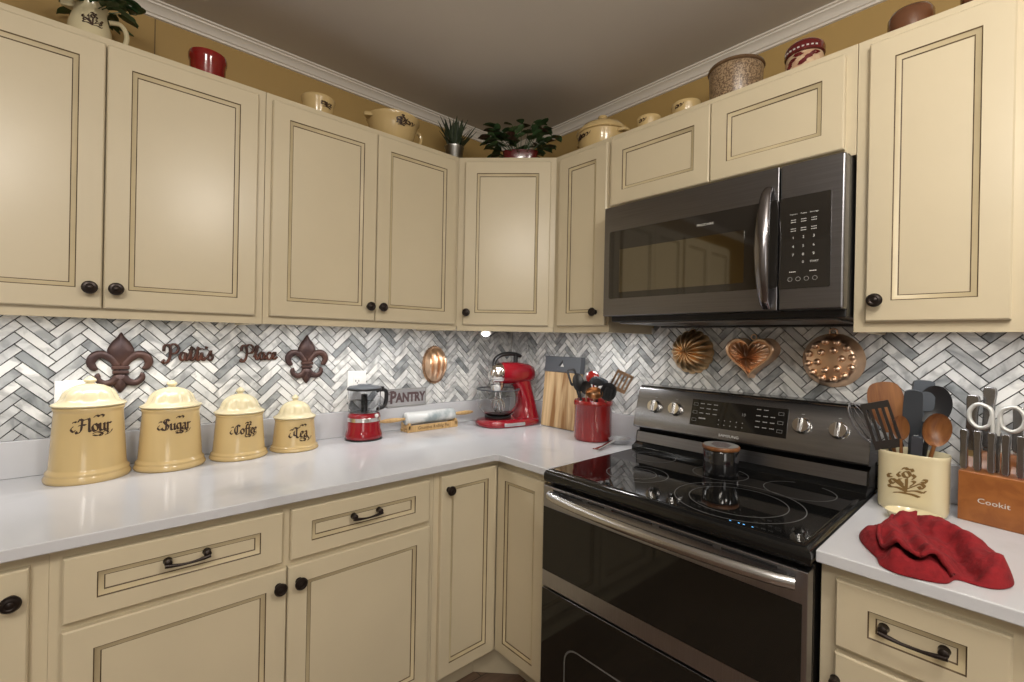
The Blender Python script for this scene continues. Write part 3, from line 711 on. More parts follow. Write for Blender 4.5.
# ------------------------------------------------------------------ wall pieces on the left
TY = -.0100                                  # front of tile on either wall
def fleur(label, cx, cz, h):
    t = thing('fleur_de_lis', label, 'wall ornament', (cx, TY, cz), 0, 'dark metal fleur-de-lis')
    s = h / 2.0
    def relief(mb, out, dome, base=.004):
        n = len(out); cx_ = sum(p[0] for p in out) / n; cz_ = sum(p[1] for p in out) / n
        rs = []
        for k, y in ((1., 0), (1., -base), (.8, -base - dome * .5), (.5, -base - dome * .85), (.2, -base - dome)):
            rs.append([(s * (cx_ + (p[0] - cx_) * k), y, s * (cz_ + (p[1] - cz_) * k)) for p in out])
        mb.rings(rs, 0)
    half = [(0, 1.0), (.10, .84), (.24, .66), (.34, .42), (.33, .2), (.24, .02), (.14, -.12)]
    mb = MB(); relief(mb, [(p[0], p[1]) for p in crom(half + [(-x, z) for x, z in half[::-1][0:-1]], 3, True)], .012); mb.build('center_petal', 'fleur', t, ang=60)
    low = [(.14, -.34), (.20, -.55), (.18, -.72), (.10, -.88), (0, -.98)]
    mb = MB(); relief(mb, [(p[0], p[1]) for p in crom(low + [(-x, z) for x, z in low[::-1][1:]], 3, True)], .010); mb.build('tail', 'fleur', t, ang=60)
    for sg in (-1, 1):
        P = crom([(sg * .10, -.12), (sg * .30, .12), (sg * .58, .27), (sg * .86, .22), (sg * .98, .02), (sg * .88, -.16), (sg * .76, -.14)], 5)
        rr = [.10, .11, .12, .12, .12, .13, .13, .14, .14, .14, .14, .145, .15, .15, .15, .15, .15, .15, .15, .14, .14, .13, .13, .12, .12, .11, .10, .09, .08, .07, .05]
        mb = MB(); mb.tube([(p.x * s * .74, -.008, p.y * s) for p in P], [rr[min(i, 30)] * s * .9 for i in range(len(P))], 0, 10, flat=.55, up=(0, 1, 0)); mb.build('side_petal', 'fleur', t, ang=60)
        P = crom([(sg * .10, -.48), (sg * .26, -.62), (sg * .48, -.66), (sg * .66, -.56), (sg * .70, -.42), (sg * .62, -.38)], 5)
        mb = MB(); mb.tube([(p.x * s * .80, -.008, p.y * s) for p in P], [(.13 - .06 * i / (len(P) - 1)) * s for i in range(len(P))], 0, 10, flat=.6, up=(0, 1, 0)); mb.build('lower_scroll', 'fleur', t, ang=60)
    mb = MB(); mb.box(-.23 * s, .23 * s, -.016, 0, -.22 * s, -.10 * s); mb.box(-.21 * s, .21 * s, -.014, 0, -.36 * s, -.245 * s); mb.build('band', 'fleur', t, bevel=.003)
fleur('dark iron fleur-de-lis left of the first script word, above the Flour canister', -1.698, 1.242, .196)
fleur('dark iron fleur-de-lis right of the second script word, above the Tea canister', -1.124, 1.246, .198)
def word(label, txt, x, z, scale, kx=1.):
    ss, w = strokes_of(txt, SCRIPT)
    mb = MB()
    for st in ss:
        P = crom(st, 6)
        Q = [(p.x * scale * kx, -.0062, p.y * scale) for p in P]
        rr = []
        for i in range(len(Q)):
            a, c = Q[max(0, i - 1)], Q[min(len(Q) - 1, i + 1)]
            dn = abs(c[2] - a[2]) / (math.hypot(c[0] - a[0], c[2] - a[2]) + 1e-9)
            rr.append(scale * (.075 + .075 * dn))
        mb.tube(Q, rr, 0, 8, flat=1.0, up=(0, 1, 0))
    ob = mb.build('word_sign', 'word', None, ang=80, loc=(x, TY, z))
    # flatten the strokes into cut metal
    for v in ob.data.vertices: v.co.y = max(-.0062 - .0050, min(-.0062 + .0050, v.co.y))
    return tag(ob, label, 'sign', 'rusty script word signs')
word("rusty script metal word beginning with P and ending in s, beside the left fleur-de-lis", "Patti's", -1.578, 1.247, .0315, 1.03)
word('rusty script metal word Place, beside the right fleur-de-lis', 'Place', -1.348, 1.247, .0315, 1.03)

def outlet(label, x, z, w, h, plugs):
    t = thing('outlet_plate', label, 'outlet', (x, TY, z), 0, 'white outlet plates')
    mb = MB(); mb.box(-w / 2, w / 2, -.006, 0, -h / 2, h / 2); mb.build('plate', 'white', t, bevel=.003)
    for u, kind in plugs:
        mb = MB(); mb.box(u - .017, u + .017, -.0085, -.0055, -.034, .034); f = mb.build('receptacle' if kind == 'o' else 'switch', 'white', t, bevel=.0015)
        if kind == 'o':
            mb = MB()
            for zz in (-.018, .018):
                mb.box(u - .008, u - .0055, -.0089, -.008, zz - .004, zz + .005); mb.box(u + .0055, u + .008, -.0089, -.008, zz - .004, zz + .004); mb.lathe([(.0025, 0), (.0025, .0009)], 10, 0, T=TR(u, -.008, zz - .009) @ RX(PI / 2))
            mb.build('slots', 'blackplastic', f)
    return t
outlet('wide white wall plate partly hidden behind the Flour canister', -1.791, 1.131, .116, .118, [(-.023, 's'), (.023, 's')])
outlet('white outlet plate on the tile behind the red food chopper', -.9135, 1.132, .084, .122, [(0, 'o')])

# ------------------------------------------------------------------ food chopper
t = thing('food_chopper', 'small red food chopper with a clear bowl and black handle', 'food chopper', (-.917, -.100, CT + .0003), .12); t.scale = (1.06, 1.06, 1.09)
mb = MB(); mb.lathe([(.0005, 0), (.066, 0), (.071, .004), (.072, .016), (.068, .030), (.064, .040), (.063, .090), (.060, .098), (.054, .102), (.0005, .103)], 44, 0, 1, .95); mb.build('base', 'red', t, ang=50)
mb = MB(); mb.lathe([(.0638, .070), (.0648, .0705), (.0648, .0845), (.0638, .085)], 44, 0, 1, .95, cap0=False, cap1=False); mb.build('band', 'chrome', t)
mb = MB(); mb.lathe([(.0005, 0), (.0725, 0), (.0725, .006), (.0005, .0061)], 44, 0, 1, .95, (0, 0, -.0001)); mb.build('foot', 'blackplastic', t)
mb = MB(); mb.lathe([(.007, 0), (.007, .004), (.003, .006), (.0005, .006)], 16, 0, T=TR(.018, -.0585, .093) @ RX(PI / 2)); mb.build('button', 'white', t)
bw = .1025
mb = MB(); mb.lathe([(.0005, bw), (.055, bw), (.060, bw + .004), (.0635, bw + .084), (.0615, bw + .084), (.0585, bw + .006), (.0005, bw + .0025)], 44, 0, 1, .96); bo = mb.build('bowl', 'clear', t, ang=50)
mb = MB(); P = [(.058, 0, bw + .078), (.080, 0, bw + .080), (.097, 0, bw + .075), (.101, 0, bw + .06), (.099, 0, bw + .032), (.090, 0, bw + .014), (.072, 0, bw + .008), (.060, 0, bw + .012)]
mb.tube([tuple(p) for p in crom(P, 4)], .0075, 0, 10, flat=1.3, up=(0, 1, 0)); mb.build('handle', 'blackplastic', t, ang=60)
mb = MB(); mb.lathe([(.0135, bw + .004), (.012, bw + .068), (.0005, bw + .070)], 20); mb.add(*(lambda q: (q.v, q.f))(MB().box(-.044, .044, -.006, .006, bw + .010, bw + .0115, T=RZ(.5)).box(-.04, .04, -.006, .006, bw + .045, bw + .0465, T=RZ(2.0)))); mb.build('blade', 'blackplastic', t)
mb = MB(); mb.lathe([(.0005, bw + .0844), (.064, bw + .0844), (.0655, bw + .087), (.0645, bw + .094), (.058, bw + .099), (.030, bw + .101), (.026, bw + .106), (.0005, bw + .107)], 44, 0, 1, .96); mb.build('lid', 'greyplastic', t, ang=50)
mb = MB(); mb.lathe([(.0662, bw + .0846), (.0672, bw + .087), (.0665, bw + .092)], 44, 0, 1, .96, cap0=False, cap1=False); mb.box(.060, .082, -.012, .012, bw + .085, bw + .094); mb.build('lid_rim', 'blackplastic', t)

# PANTRY sign on the upstand
t = thing('pantry_sign', 'grey board sign reading PANTRY propped on the counter upstand', 'sign', (-.674, -.018, UT + .0003), 0)
mb = MB(); mb.box(-.102, .102, -.005, .0055, 0, .083); mb.build('board', 'greywood', t, bevel=.001)
mb = MB(); 
for a in ((-.102, .102, .079, .083), (-.102, .102, 0, .004), (-.102, -.098, 0, .083), (.098, .102, 0, .083)): mb.box(a[0], a[1], -.0058, -.0050, a[2], a[3])
mb.build('edge', 'printdim', t)
mb = MB(); mb.text('P', .078, 0, TR(-.071, -.0056, .042) @ FRONT, sx=.8, bold=.003); mb.text('ANTRY', .058, 0, TR(.020, -.0056, .040) @ FRONT, sx=.80, bold=.0028); 
nib(mb, [[(0, 0), (-.3, .3), (-.1, .7), (.4, .6)], [(.35, -1.5), (.0, -1.9), (-.3, -1.7)]], .016, (-.088, .058), lambda s, z: (s, -.0056, z), w=.16)
mb.build('lettering', 'signink', t, fix=False, smooth=False)

# oval fluted copper mould
def mould(label, cx, cz, rz, wall): 
    return thing('copper_mold', label, 'copper mold', (cx, TY, cz) if wall == 'L' else (TY, cx, cz), rz, 'copper molds on the backsplash')
t = mould('oval fluted copper mold alone on the left backsplash above the rolling pin', -.522, 1.212, 0, 'L')
mb = MB()
mb.lathe([(.90, 0), (1.0, .0), (1.03, .004), (1.0, .010), (.97, .014)], 72, 0, .066, .090, rf=lambda a, z: 1 + (.03 * math.cos(30 * a) if z > .002 else 0), T=RX(PI / 2)); mb.build('rim', 'copperd', t)
def ovalf(u, v):
    a = u * 2 * PI; r = 1 - v
    x, z = .062 * r * math.cos(a), .086 * r * math.sin(a)
    dep = .010 + .022 * (1 - r ** 2.6)
    fl = .024 * abs(math.sin(x / .062 * PI * 2.0)) ** .5 * min(1, v * 4) * (1 - .75 * abs(z / .086) ** 2)
    return (x, -dep - fl, z)
mb = MB(); mb.grid(ovalf, 96, 26, 0, wrap=True); mb.build('fluted_dome', 'copper', t, ang=80)

# rolling pin and stand
t = thing('rolling_pin_stand', 'small wooden cradle with lettering under the marble rolling pin', 'stand', (-.580, -.075, CT + .0003), .0)
mb = MB(); mb.box(-.136, .136, -.032, .032, 0, .010)
for sg in (-1, 1): mb.prism([(-.035, 0), (.035, 0), (.035, .030), (.026, .031), (.016, .0215), (0, .018), (-.016, .0215), (-.026, .031), (-.035, .030)], 0, .010, T=TR(sg * .126 + .005, 0, .0102) @ RZ(PI / 2))
mb.box(-.136, .136, -.035, -.029, .0, .030)
mb.build('cradle', 'ltwood', t, bevel=.0012)
mb = MB(); mb.text('Gourmet Rolling Pin', .0205, 0, TR(0, -.0354, .0155) @ FRONT, sx=1.0); mb.build('lettering', 'brownink', t, fix=False, smooth=False)
t = thing('rolling_pin', 'grey veined marble rolling pin with wooden handles on its cradle', 'rolling pin', (-.580, -.075, CT + .0575), .0)
mb = MB(); mb.lathe([(.0005, -.132), (.024, -.132), (.0285, -.127), (.029, -.122), (.029, .122), (.0285, .127), (.024, .132), (.0005, .132)], 36, 0, T=RY(PI / 2)); mb.build('roller', 'marble', t, ang=50)
for sg in (-1, 1):
    mb = MB(); mb.lathe([(.0005, .1324), (.006, .1324), (.0065, .145), (.009, .17), (.0105, .20), (.009, .23), (.006, .245), (.0055, .248), (.004, .253), (.0005, .254)], 20, 0, T=RY(sg * PI / 2)); mb.build('handle', 'ltwood', t, ang=50)

# ------------------------------------------------------------------ stand mixer (local x toward the bowl)
t = thing('stand_mixer', 'red stand mixer with a glass bowl in the counter corner', 'stand mixer', (-.207, -.203, CT + .0003), math.atan2(.16, -.95) )
def se(cx, cy, a, bb, z, n=3., k=32):
    out = []
    for j in range(k):
        an = 2 * PI * j / k; c, s_ = math.cos(an), math.sin(an)
        out.append((cx + a * math.copysign(abs(c) ** (2 / n), c), cy + bb * math.copysign(abs(s_) ** (2 / n), s_), z))
    return out
mb = MB(); mb.rings([se(-.005, 0, .158, .098, 0), se(-.005, 0, .166, .104, .006), se(-.005, 0, .166, .104, .020), se(-.008, 0, .158, .098, .030), se(-.012, 0, .13, .085, .036), se(-.012, 0, .05, .05, .038)], 0); mb.build('base', 'red', t, ang=60)
mb = MB(); rs = []
for z, cx, a, bb in ((.028, -.108, .068, .074), (.05, -.112, .058, .064), (.09, -.115, .047, .052), (.13, -.108, .043, .046), (.17, -.095, .045, .042), (.205, -.078, .055, .040), (.225, -.07, .06, .038)):
    rs.append(se(cx, 0, a, bb, z, 2.6))
mb.rings(rs, 0); mb.build('column', 'red', t, ang=70)
def xr(x, ry, rz_, zc, n=2.4, k=28):
    return [(x, p[0], zc + p[1]) for p in [(q[0], q[1]) for q in se(0, 0, ry, rz_, 0, n, k)]]
mb = MB(); mb.rings([xr(-.158, .004, .004, .252), xr(-.155, .022, .024, .252), xr(-.142, .038, .040, .253), xr(-.11, .049, .051, .255), xr(-.04, .053, .056, .258), xr(.03, .052, .055, .258), xr(.05, .050, .052, .257)], 0); hd = mb.build('head', 'red', t, ang=60)
mb = MB(); mb.rings([xr(.0504, .051, .053, .257), xr(.062, .051, .053, .257), xr(.085, .044, .047, .255), xr(.10, .032, .036, .253), xr(.106, .016, .018, .252), xr(.107, .003, .003, .252)], 0); mb.build('nose_cap', 'chrome', t, ang=60)
mb = MB(); mb.lathe([(.026, -.048), (.034, -.030), (.036, 0)], 24, 0, c=(.062, 0, .222)); mb.build('beater_mount', 'chrome', t)
mb = MB(); mb.text('MIXMASTER', .011, 0, TR(-.02, .0537, .262) @ RZ(PI) @ FRONT); mb.build('lettering', 'chrome', hd) if False else None
P = crom([(.085, 0, .292), (.075, 0, .325), (.045, 0, .347), (.0, 0, .355), (-.045, 0, .352), (-.075, 0, .342)], 5)
mb = MB(); mb.tube([tuple(p) for p in P], [.011 + .003 * math.sin(PI * i / (len(P) - 1)) for i in range(len(P))], 0, 12, flat=.75, up=(0, 0, 1)); mb.lathe([(.012, .306), (.011, .352)], 12, 0, c=(-.045, 0, 0)); mb.build('handle', 'blackplastic', t, ang=60)
mb = MB(); mb.lathe([(.055, .0385), (.065, .039), (.066, .047), (.058, .0485), (.0005, .049)], 32, 0, c=(.055, 0, 0)); mb.build('turntable', 'blackplastic', t)
mb = MB(); mb.lathe([(.0005, .0495), (.055, .0495), (.062, .054), (.078, .066), (.096, .092), (.104, .13), (.106, .178), (.103, .178), (.101, .13), (.093, .094), (.075, .069), (.058, .057), (.0005, .0545)], 48, 0, c=(.055, 0, 0)); mb.build('bowl', 'glass', t, ang=60)
mb = MB(); mb.lathe([(.1035, .176), (.108, .177), (.109, .182), (.1035, .1825), (.1035, .176)], 48, 0, c=(.055, 0, 0), cap0=False, cap1=False); mb.build('bowl_rim', 'greyplastic', t)
for sg in (-1, 1):
    mb = MB()
    for k in range(4):
        a = k * PI / 4
        P = [(.055 + .020 * math.sin(PI * i / 10) * math.cos(a), sg * .024 + .020 * math.sin(PI * i / 10) * math.sin(a), .062 + .075 * i / 10) for i in range(11)]
        mb.tube(P, .0018, 0, 6)
    mb.tube([(.055, sg * .024, .137), (.058, sg * .020, .18)], .003, 0, 8); mb.build('beater', 'chrome', t)
mb = MB(); mb.rings([xr(.0, .0005, .0005, 0)], 0, False, False) if False else None
mb = MB(); mb.prism(rrect(-.06, .06, .008, .024, .006), 0, .0012, T=TR(.02, .1052, .0)); mb.build('badge', 'chrome', t)

# slab knife board with black top
t = thing('wood_board_block', 'upright light wood slab with a black top, leaning on the right backsplash', 'knife block', (-.088, -.324, CT + .0003), R90)
lean = math.atan2(.030, .34)
mb = MB(); mb.box(0, .222, 0, .030, .003, .272, T=RX(-lean)); mb.build('slab', 'acacia', t, bevel=.002)
mb = MB(); mb.box(-.001, .229, -.002, .032, .2725, .350, T=RX(-lean)); cap = mb.build('top_block', 'greyplastic', t, bevel=.002)
mb = MB(); mb.prism([(-.014, -.012), (.012, .016), (.012, .002), (-.004, -.012)], -.001, 0, 0, T=RX(-lean) @ TR(.105, -.0021, .316)); mb.build('emblem', 'blackplastic', cap)
mb = MB(); mb.prism([(.000, -.012), (.012, .004), (.022, -.012)], -.001, 0, 0, T=RX(-lean) @ TR(.105, -.0021, .312)); mb.build('emblem', 'print', cap)

# ------------------------------------------------------------------ crocks and utensils
def red_crock():
    t = thing('utensil_crock', 'tall red glazed utensil crock on the counter left of the range', 'crock', (-.143, -.694, CT + .0003))
    mb = MB(); mb.lathe([(.0005, 0), (.076, 0), (.080, .004), (.081, .012), (.081, .148), (.084, .151), (.085, .157), (.084, .168), (.080, .171), (.076, .168), (.0745, .15), (.0745, .012), (.0005, .010)], 48); mb.build('body', 'redcer', t, ang=55)
red_crock()
VIEW = Vector((-1.764, -1.9563, 1.337))
def utensil(label, kind, foot, head, m_handle, m_head, size, roll=0., hw=.006, group='utensils in the red crock', tilt=0.):
    sh = Vector((.015, .013, 0)) if 'red crock' in group else Vector((-.002, .010, .003))
    foot, head = Vector(foot) + sh, Vector(head) + sh; d = (head - foot); L_ = d.length; z = d.normalized()
    yv = (head - VIEW); yv = (yv - z * yv.dot(z)).normalized(); xv = yv.cross(z).normalized()
    R = Matrix((xv, yv, z)).transposed().to_4x4() @ RZ(roll)
    t = thing({'turner': 'slotted_turner', 'spoon': 'spoon', 'slotted': 'slotted_spoon', 'ladle': 'ladle', 'paddle': 'wooden_spatula', 'brush': 'spatula', 'whisk': 'whisk', 'loop': 'frame_turner'}[kind], label, 'utensil', foot, 0, group)
    t.rotation_euler = R.to_euler()
    w, h = size; hb = L_ - h / 2
    mb = MB(); mb.tube([(0, 0, 0), (0, 0, hb * .5), (0, 0, hb + .004)], [hw, hw * .9, hw * .7], 0, 10, flat=1.)
    mb.build('handle', m_handle, t, ang=60)
    mb = MB(); X = TR(0, 0, hb) @ RX(tilt)
    if kind == 'turner':
        n = 4; sw = w / (2 * n + 1)
        mb.box(-w / 2, w / 2, -.0015, .0015, 0, h * .18, T=X); mb.box(-w / 2, w / 2, -.0015, .0015, h * .86, h, T=X)
        for k in range(n + 1): mb.box(-w / 2 + 2 * k * sw, -w / 2 + (2 * k + 1) * sw, -.0015, .0015, h * .18, h * .86, T=X)
    elif kind == 'loop':
        P = rrect(-w / 2, w / 2, 0, h, w * .25)
        Q = rrect(-w / 2 + .009, w / 2 - .009, .009, h - .009, w * .16); k = len(P)
        for y in (-.002, .002): mb.add([(x, y, z_) for x, z_ in P] + [(x, y, z_) for x, z_ in Q], [(i, (i + 1) % k, (i + 1) % k + k, i + k) for i in range(k)], 0, X)
        mb.add([(x, -.002, z_) for x, z_ in P] + [(x, .002, z_) for x, z_ in P], [(i, (i + 1) % k, (i + 1) % k + k, i + k) for i in range(k)], 0, X)
        mb.add([(x, -.002, z_) for x, z_ in Q] + [(x, .002, z_) for x, z_ in Q], [(i, (i + 1) % k, (i + 1) % k + k, i + k) for i in range(k)], 0, X)
    elif kind in ('spoon', 'ladle', 'slotted'):
        dep = .3 if kind == 'spoon' else (.75 if kind == 'ladle' else .25)
        def f(u, v, s=1.):
            a = u * 2 * PI; r = 1 - v
            return (w / 2 * r * math.cos(a), w * dep * .5 * (1 - r * r) * s + (.0018 if s < 1.01 and s > .99 else 0), h / 2 + h / 2 * r * math.sin(a))
        mb.grid(lambda u, v: f(u, v), 28, 8, 0, X, True); mb.grid(lambda u, v: (lambda p: (p[0], p[1] - .0025, p[2]))(f(u, v)), 28, 8, 0, X, True)
        if kind == 'slotted':
            for k in (-1, 0, 1): mb.box(k * w * .22 - w * .05, k * w * .22 + w * .05, w * dep * .25 - .0075, w * dep * .25 - .0045, h * .25, h * .75, 1, X)
    elif kind == 'paddle':
        P = [(p.x, p.y) for p in crom([(-.012, 0), (-w * .42, h * .35), (-w / 2, h * .75), (-w * .3, h), (w * .3, h), (w / 2, h * .75), (w * .42, h * .35), (.012, 0)], 4)]
        mb.prism(P, -.003, .003, 0, X)
    elif kind == 'brush':
        P = [(p.x, p.y) for p in crom([(-.010, 0), (-w * .5, h * .12), (-w / 2, h * .8), (-w * .35, h), (w * .35, h), (w / 2, h * .85), (w * .5, h * .12), (.010, 0)], 4)]
        mb.prism(P, -.006, .006, 0, X)
    elif kind == 'whisk':
        for k in range(6):
            a = k * PI / 6
            P = [(w / 2 * math.sin(2 * PI * i / 24) * math.cos(a), w / 2 * math.sin(2 * PI * i / 24) * math.sin(a), h / 2 - h / 2 * math.cos(2 * PI * i / 24)) for i in range(25)]
            mb.tube(P, .0009, 0, 5, T=X)
    mb.build('head', [m_head, 'blackplastic'], t, ang=50, bevel=0)
    return t
cz = CT + .014
utensil('black frame turner with a copper edge, leftmost in the red crock', 'loop', (-.150, -.690, cz), (-.150, -.583, 1.175), 'blackplastic', 'blackplastic', (.046, .080), .5)
utensil('black solid spoon near the left of the red crock', 'spoon', (-.170, -.685, cz), (-.178, -.638, 1.157), 'blackplastic', 'blackplastic', (.052, .082), 2.9)
utensil('dark red spoon standing behind the others in the red crock', 'spoon', (-.125, -.715, cz), (-.115, -.668, 1.178), 'redcer', 'redcer', (.060, .060), 2.9)
utensil('grey-blue ladle resting bowl down over the red crock', 'ladle', (-.160, -.730, cz), (-.165, -.732, 1.170), 'blackplastic', 'slate', (.088, .040), 2.7, tilt=.7)
utensil('black spoon with a copper shaft in the middle of the red crock', 'spoon', (-.19, -.70, cz), (-.200, -.700, 1.140), 'copper', 'blackplastic', (.046, .060), .3, .005)
utensil('copper ladle low at the front of the red crock', 'ladle', (-.175, -.72, cz), (-.222, -.762, 1.122), 'copperd', 'copperd', (.072, .052), 0, .006, tilt=-.5)
utensil('black slotted spoon leaning right over the red crock rim', 'slotted', (-.150, -.72, cz), (-.180, -.802, 1.130), 'copperd', 'blackplastic', (.066, .085), 0, .006)
utensil('slotted turner leaning farthest right out of the red crock', 'turner', (-.140, -.690, cz), (-.120, -.822, 1.172), 'copperd', 'copperd', (.074, .088), .2, .006)

# metal spoon rest
t = thing('spoon_rest', 'polished metal spoon rest with a short handle beside the red crock', 'spoon rest', (-.118, -.816, CT + .0003), .12)
mb = MB(); mb.lathe([(.0005, 0), (.028, 0), (.038, .004), (.047, .016), (.049, .020), (.047, .020), (.037, .007), (.027, .003), (.0005, .002)], 36, 0, 1.15, .95); mb.build('dish', 'steel', t, ang=60)
mb = MB(); mb.tube([(-.050, 0, .0175), (-.09, -.002, .0145), (-.14, -.005, .010), (-.195, -.006, .0065)], [.010, .009, .009, .012], 0, 12, flat=.45, up=(0, 0, 1)); mb.build('handle', 'chrome', t, ang=60)
mb = MB(); mb.lathe([(.012, .0), (.013, .003), (.013, .010), (.0005, .0115)], 20, 0, c=(-.20, -.006, 0)); mb.build('handle_end', 'chrome', t, ang=40)

# oval stoneware crock on the right
t = thing('utensil_crock', 'oval cream utensil crock with a brown floral spray right of the range', 'crock', (-.166, -1.7610, CT + .0003), R90 - .03)
ca, cb, ch = .0715, .056, .152
prf = [(.0005, 0), (.93, 0), (.975, .004), (.99, .012), (.99, .126), (1.0, .141), (1.01, .148), (.985, .152), (.95, .148), (.93, .126), (.93, .01), (.0005, .008)]
mb = MB(); mb.lathe([(r * ca, z) for r, z in prf], 64, 0, 1, cb / ca, n=3.0); bd = mb.build('body', 'stonel', t, ang=55)
def csurf(s, tt):
    x = max(-.98, min(.98, s / (ca * .992))); return (ca * .992 * x, -cb * .992 * (1 - abs(x) ** 3.0) ** (1 / 3.0) - .0009, .075 + tt)
mb = MB(); nib(mb, motif(), .036, (-.004, .004), csurf, w=.11, ang=35); mb.build('transfer_print', 'tanink', bd, fix=False, smooth=False)
G2 = 'utensils in the oval cream crock'
z2 = CT + .012
utensil('broad orange-brown wooden spatula at the left back of the cream crock', 'paddle', (-.14, -1.745, z2), (-.125, -1.708, 1.168), 'spoonwood', 'spoonwood', (.080, .135), 0, .007, G2)
utensil('dark slotted wire turner at the left front of the cream crock', 'turner', (-.175, -1.765, z2), (-.200, -1.710, 1.128), 'wire_dark', 'wire_dark', (.062, .125), .1, .005, G2)
utensil('wire whisk leaning left out of the cream crock', 'whisk', (-.155, -1.775, z2), (-.185, -1.668, 1.125), 'wire_dark', 'steel_dark', (.050, .12), 0, .005, G2)
utensil('small wooden spoon in the middle of the cream crock', 'spoon', (-.17, -1.75, z2), (-.190, -1.748, 1.125), 'spoonwood', 'spoonwood', (.036, .065), 0, .005, G2)
utensil('grey rubber spatula standing upright in the cream crock', 'brush', (-.15, -1.76, z2), (-.170, -1.768, 1.166), 'slate', 'slate', (.038, .115), 0, .007, G2)
utensil('black round spoon behind the grey spatula in the cream crock', 'spoon', (-.13, -1.77, z2), (-.120, -1.805, 1.185), 'blackplastic', 'blackplastic', (.070, .105), 0, .007, G2)
utensil('darker grey spatula behind the first, tallest in the cream crock', 'brush', (-.12, -1.775, z2), (-.115, -1.782, 1.208), 'slate', 'slate', (.045, .08), .3, .007, G2)
utensil('glossy wooden ladle leaning right out of the cream crock', 'ladle', (-.16, -1.775, z2), (-.190, -1.822, 1.128), 'spoonwood', 'spoonwood', (.062, .085), .5, .006, G2, tilt=-.2)
utensil('short grey spoon handle low at the front of the cream crock', 'brush', (-.185, -1.775, z2), (-.205, -1.782, 1.085), 'slate', 'slate', (.022, .05), 0, .006, G2)

# small oval dish
t = tag((lambda mb: mb.build('oval_dish', 'stonel', None, ang=60, loc=(-.272, -1.776, CT + .0003), rot=(0, 0, R90)))(
    MB().lathe([(.0005, 0), (.040, 0), (.048, .006), (.056, .020), (.054, .0205), (.046, .009), (.038, .0045), (.0005, .004)], 40, 0, 1., .78)), 'small oval cream dish between the cream crock and the red towel', 'dish')

# candle
t = thing('candle_jar', 'black candle jar with a wooden lid standing on the cooktop', 'candle', (-.262, -1.302, .9213))
mb = MB(); mb.lathe([(.0005, 0), (.049, 0), (.052, .004), (.053, .010), (.053, .076), (.051, .080), (.0005, .081)], 44); jb = mb.build('jar', 'wax', t, ang=50)
mb = MB(); mb.lathe([(.0005, .0815), (.054, .0815), (.056, .084), (.056, .091), (.054, .0935), (.0005, .094)], 44); ldd = mb.build('lid', 'spoonwood', t, ang=50)
mb = MB(); mb.lathe([(.0005, .0941), (.052, .0941), (.052, .0944), (.0005, .0945)], 40, 0); mb.build('lid_label', 'printdim', ldd)
mb = MB()
for k in range(-3, 4): mb.box(-.005 + k * .012, .001 + k * .012, -.03 + abs(k) * .004, .03 - abs(k) * .004, .0946, .0949, T=RZ(.5))
mb.build('lid_print', 'signink', ldd)
mb = MB()
vs = []; 
for i in range(7):
    a = -PI / 2 + .62 + i * .035
    for z in (.022, .062): vs.append((.0533 * math.cos(a), .0533 * math.sin(a), z))
mb.add(vs, [(2 * i, 2 * i + 2, 2 * i + 3, 2 * i + 1) for i in range(6)]); mb.build('sticker', 'printdim', jb)

# ------------------------------------------------------------------ copper moulds on the right wall
t = mould('round fluted copper mold, star shaped at its center, leftmost above the range', -1.076, 1.306, R90, 'R')
def star(u, v):
    a = u * 2 * PI; r = 1 - v; c = abs(math.cos(8 * a)) ** .8
    R_ = .081 * r * (1 + .07 * c * min(1, r * 2))
    dep = .004 + .064 * (1 - r ** 3.2) + .012 * (c - .5) * math.sin(PI * min(1, r * 1.02)) ** .7 - .004 * max(0, 1 - r * 8)
    return (R_ * math.cos(a), -max(.001, dep), R_ * math.sin(a))
mb = MB(); mb.grid(star, 192, 30, 0, wrap=True); mb.build('fluted_dome', 'brass', t, ang=80)
mb = MB(); mb.lathe([(.074, 0), (.081, 0), (.082, .003), (.078, .006), (.074, .006)], 64, 0, cap0=False, cap1=False, T=RX(PI / 2)); mb.build('rim', 'copperd', t)
mb = MB(); q = ring_mb(0, 0, .010, .003, 0); mb.tube([(.010 * math.cos(2 * PI * i / 20), -.004, .080 + .010 * math.sin(2 * PI * i / 20)) for i in range(21)], .0016, 0, 6); mb.build('hanging_ring', 'copperd', t)
t = mould('heart-shaped fluted copper mold, middle one above the range', -1.306, 1.293, R90, 'R')
H = []
for i in range(64):
    a = 2 * PI * i / 64; H.append((16 * math.sin(a) ** 3 / 17 * .086, (13 * math.cos(a) - 5 * math.cos(2 * a) - 2 * math.cos(3 * a) - math.cos(4 * a) + 2.2) / 15.5 * .074))
def hr(k, y, fl=0.):
    return [(x * k * (1 + fl * math.cos(16 * 2 * PI * i / 64)), y + (.0045 * math.cos(20 * 2 * PI * i / 64) if fl else 0), z * k) for i, (x, z) in enumerate(H)]
mb = MB(); mb.rings([hr(1.04, 0), hr(1.02, -.004), hr(1., -.045), hr(1.0, -.054), hr(.96, -.058), hr(.86, -.058), hr(.82, -.052)], 0, True, False); mb.build('rim', 'copper', t, ang=50)
mb = MB()
def heartf(u, v):
    i = u * 2 * PI; a = i
    x, z = 16 * math.sin(a) ** 3 / 17 * .086, (13 * math.cos(a) - 5 * math.cos(2 * a) - 2 * math.cos(3 * a) - math.cos(4 * a) + 2.2) / 15.5 * .074
    k = .82 * (1 - v); ph = math.atan2(z, x)
    y = -.052 - .022 * (1 - (1 - v) ** 2.5) - .0065 * math.cos(24 * ph) * math.sin(PI * min(1, v * 1.02)) ** .8 + .010 * max(0, v - .75)
    return (x * k, y, z * k)
mb.grid(heartf, 208, 16, 0, wrap=True); mb.build('fluted_center', 'copper', t, ang=80)
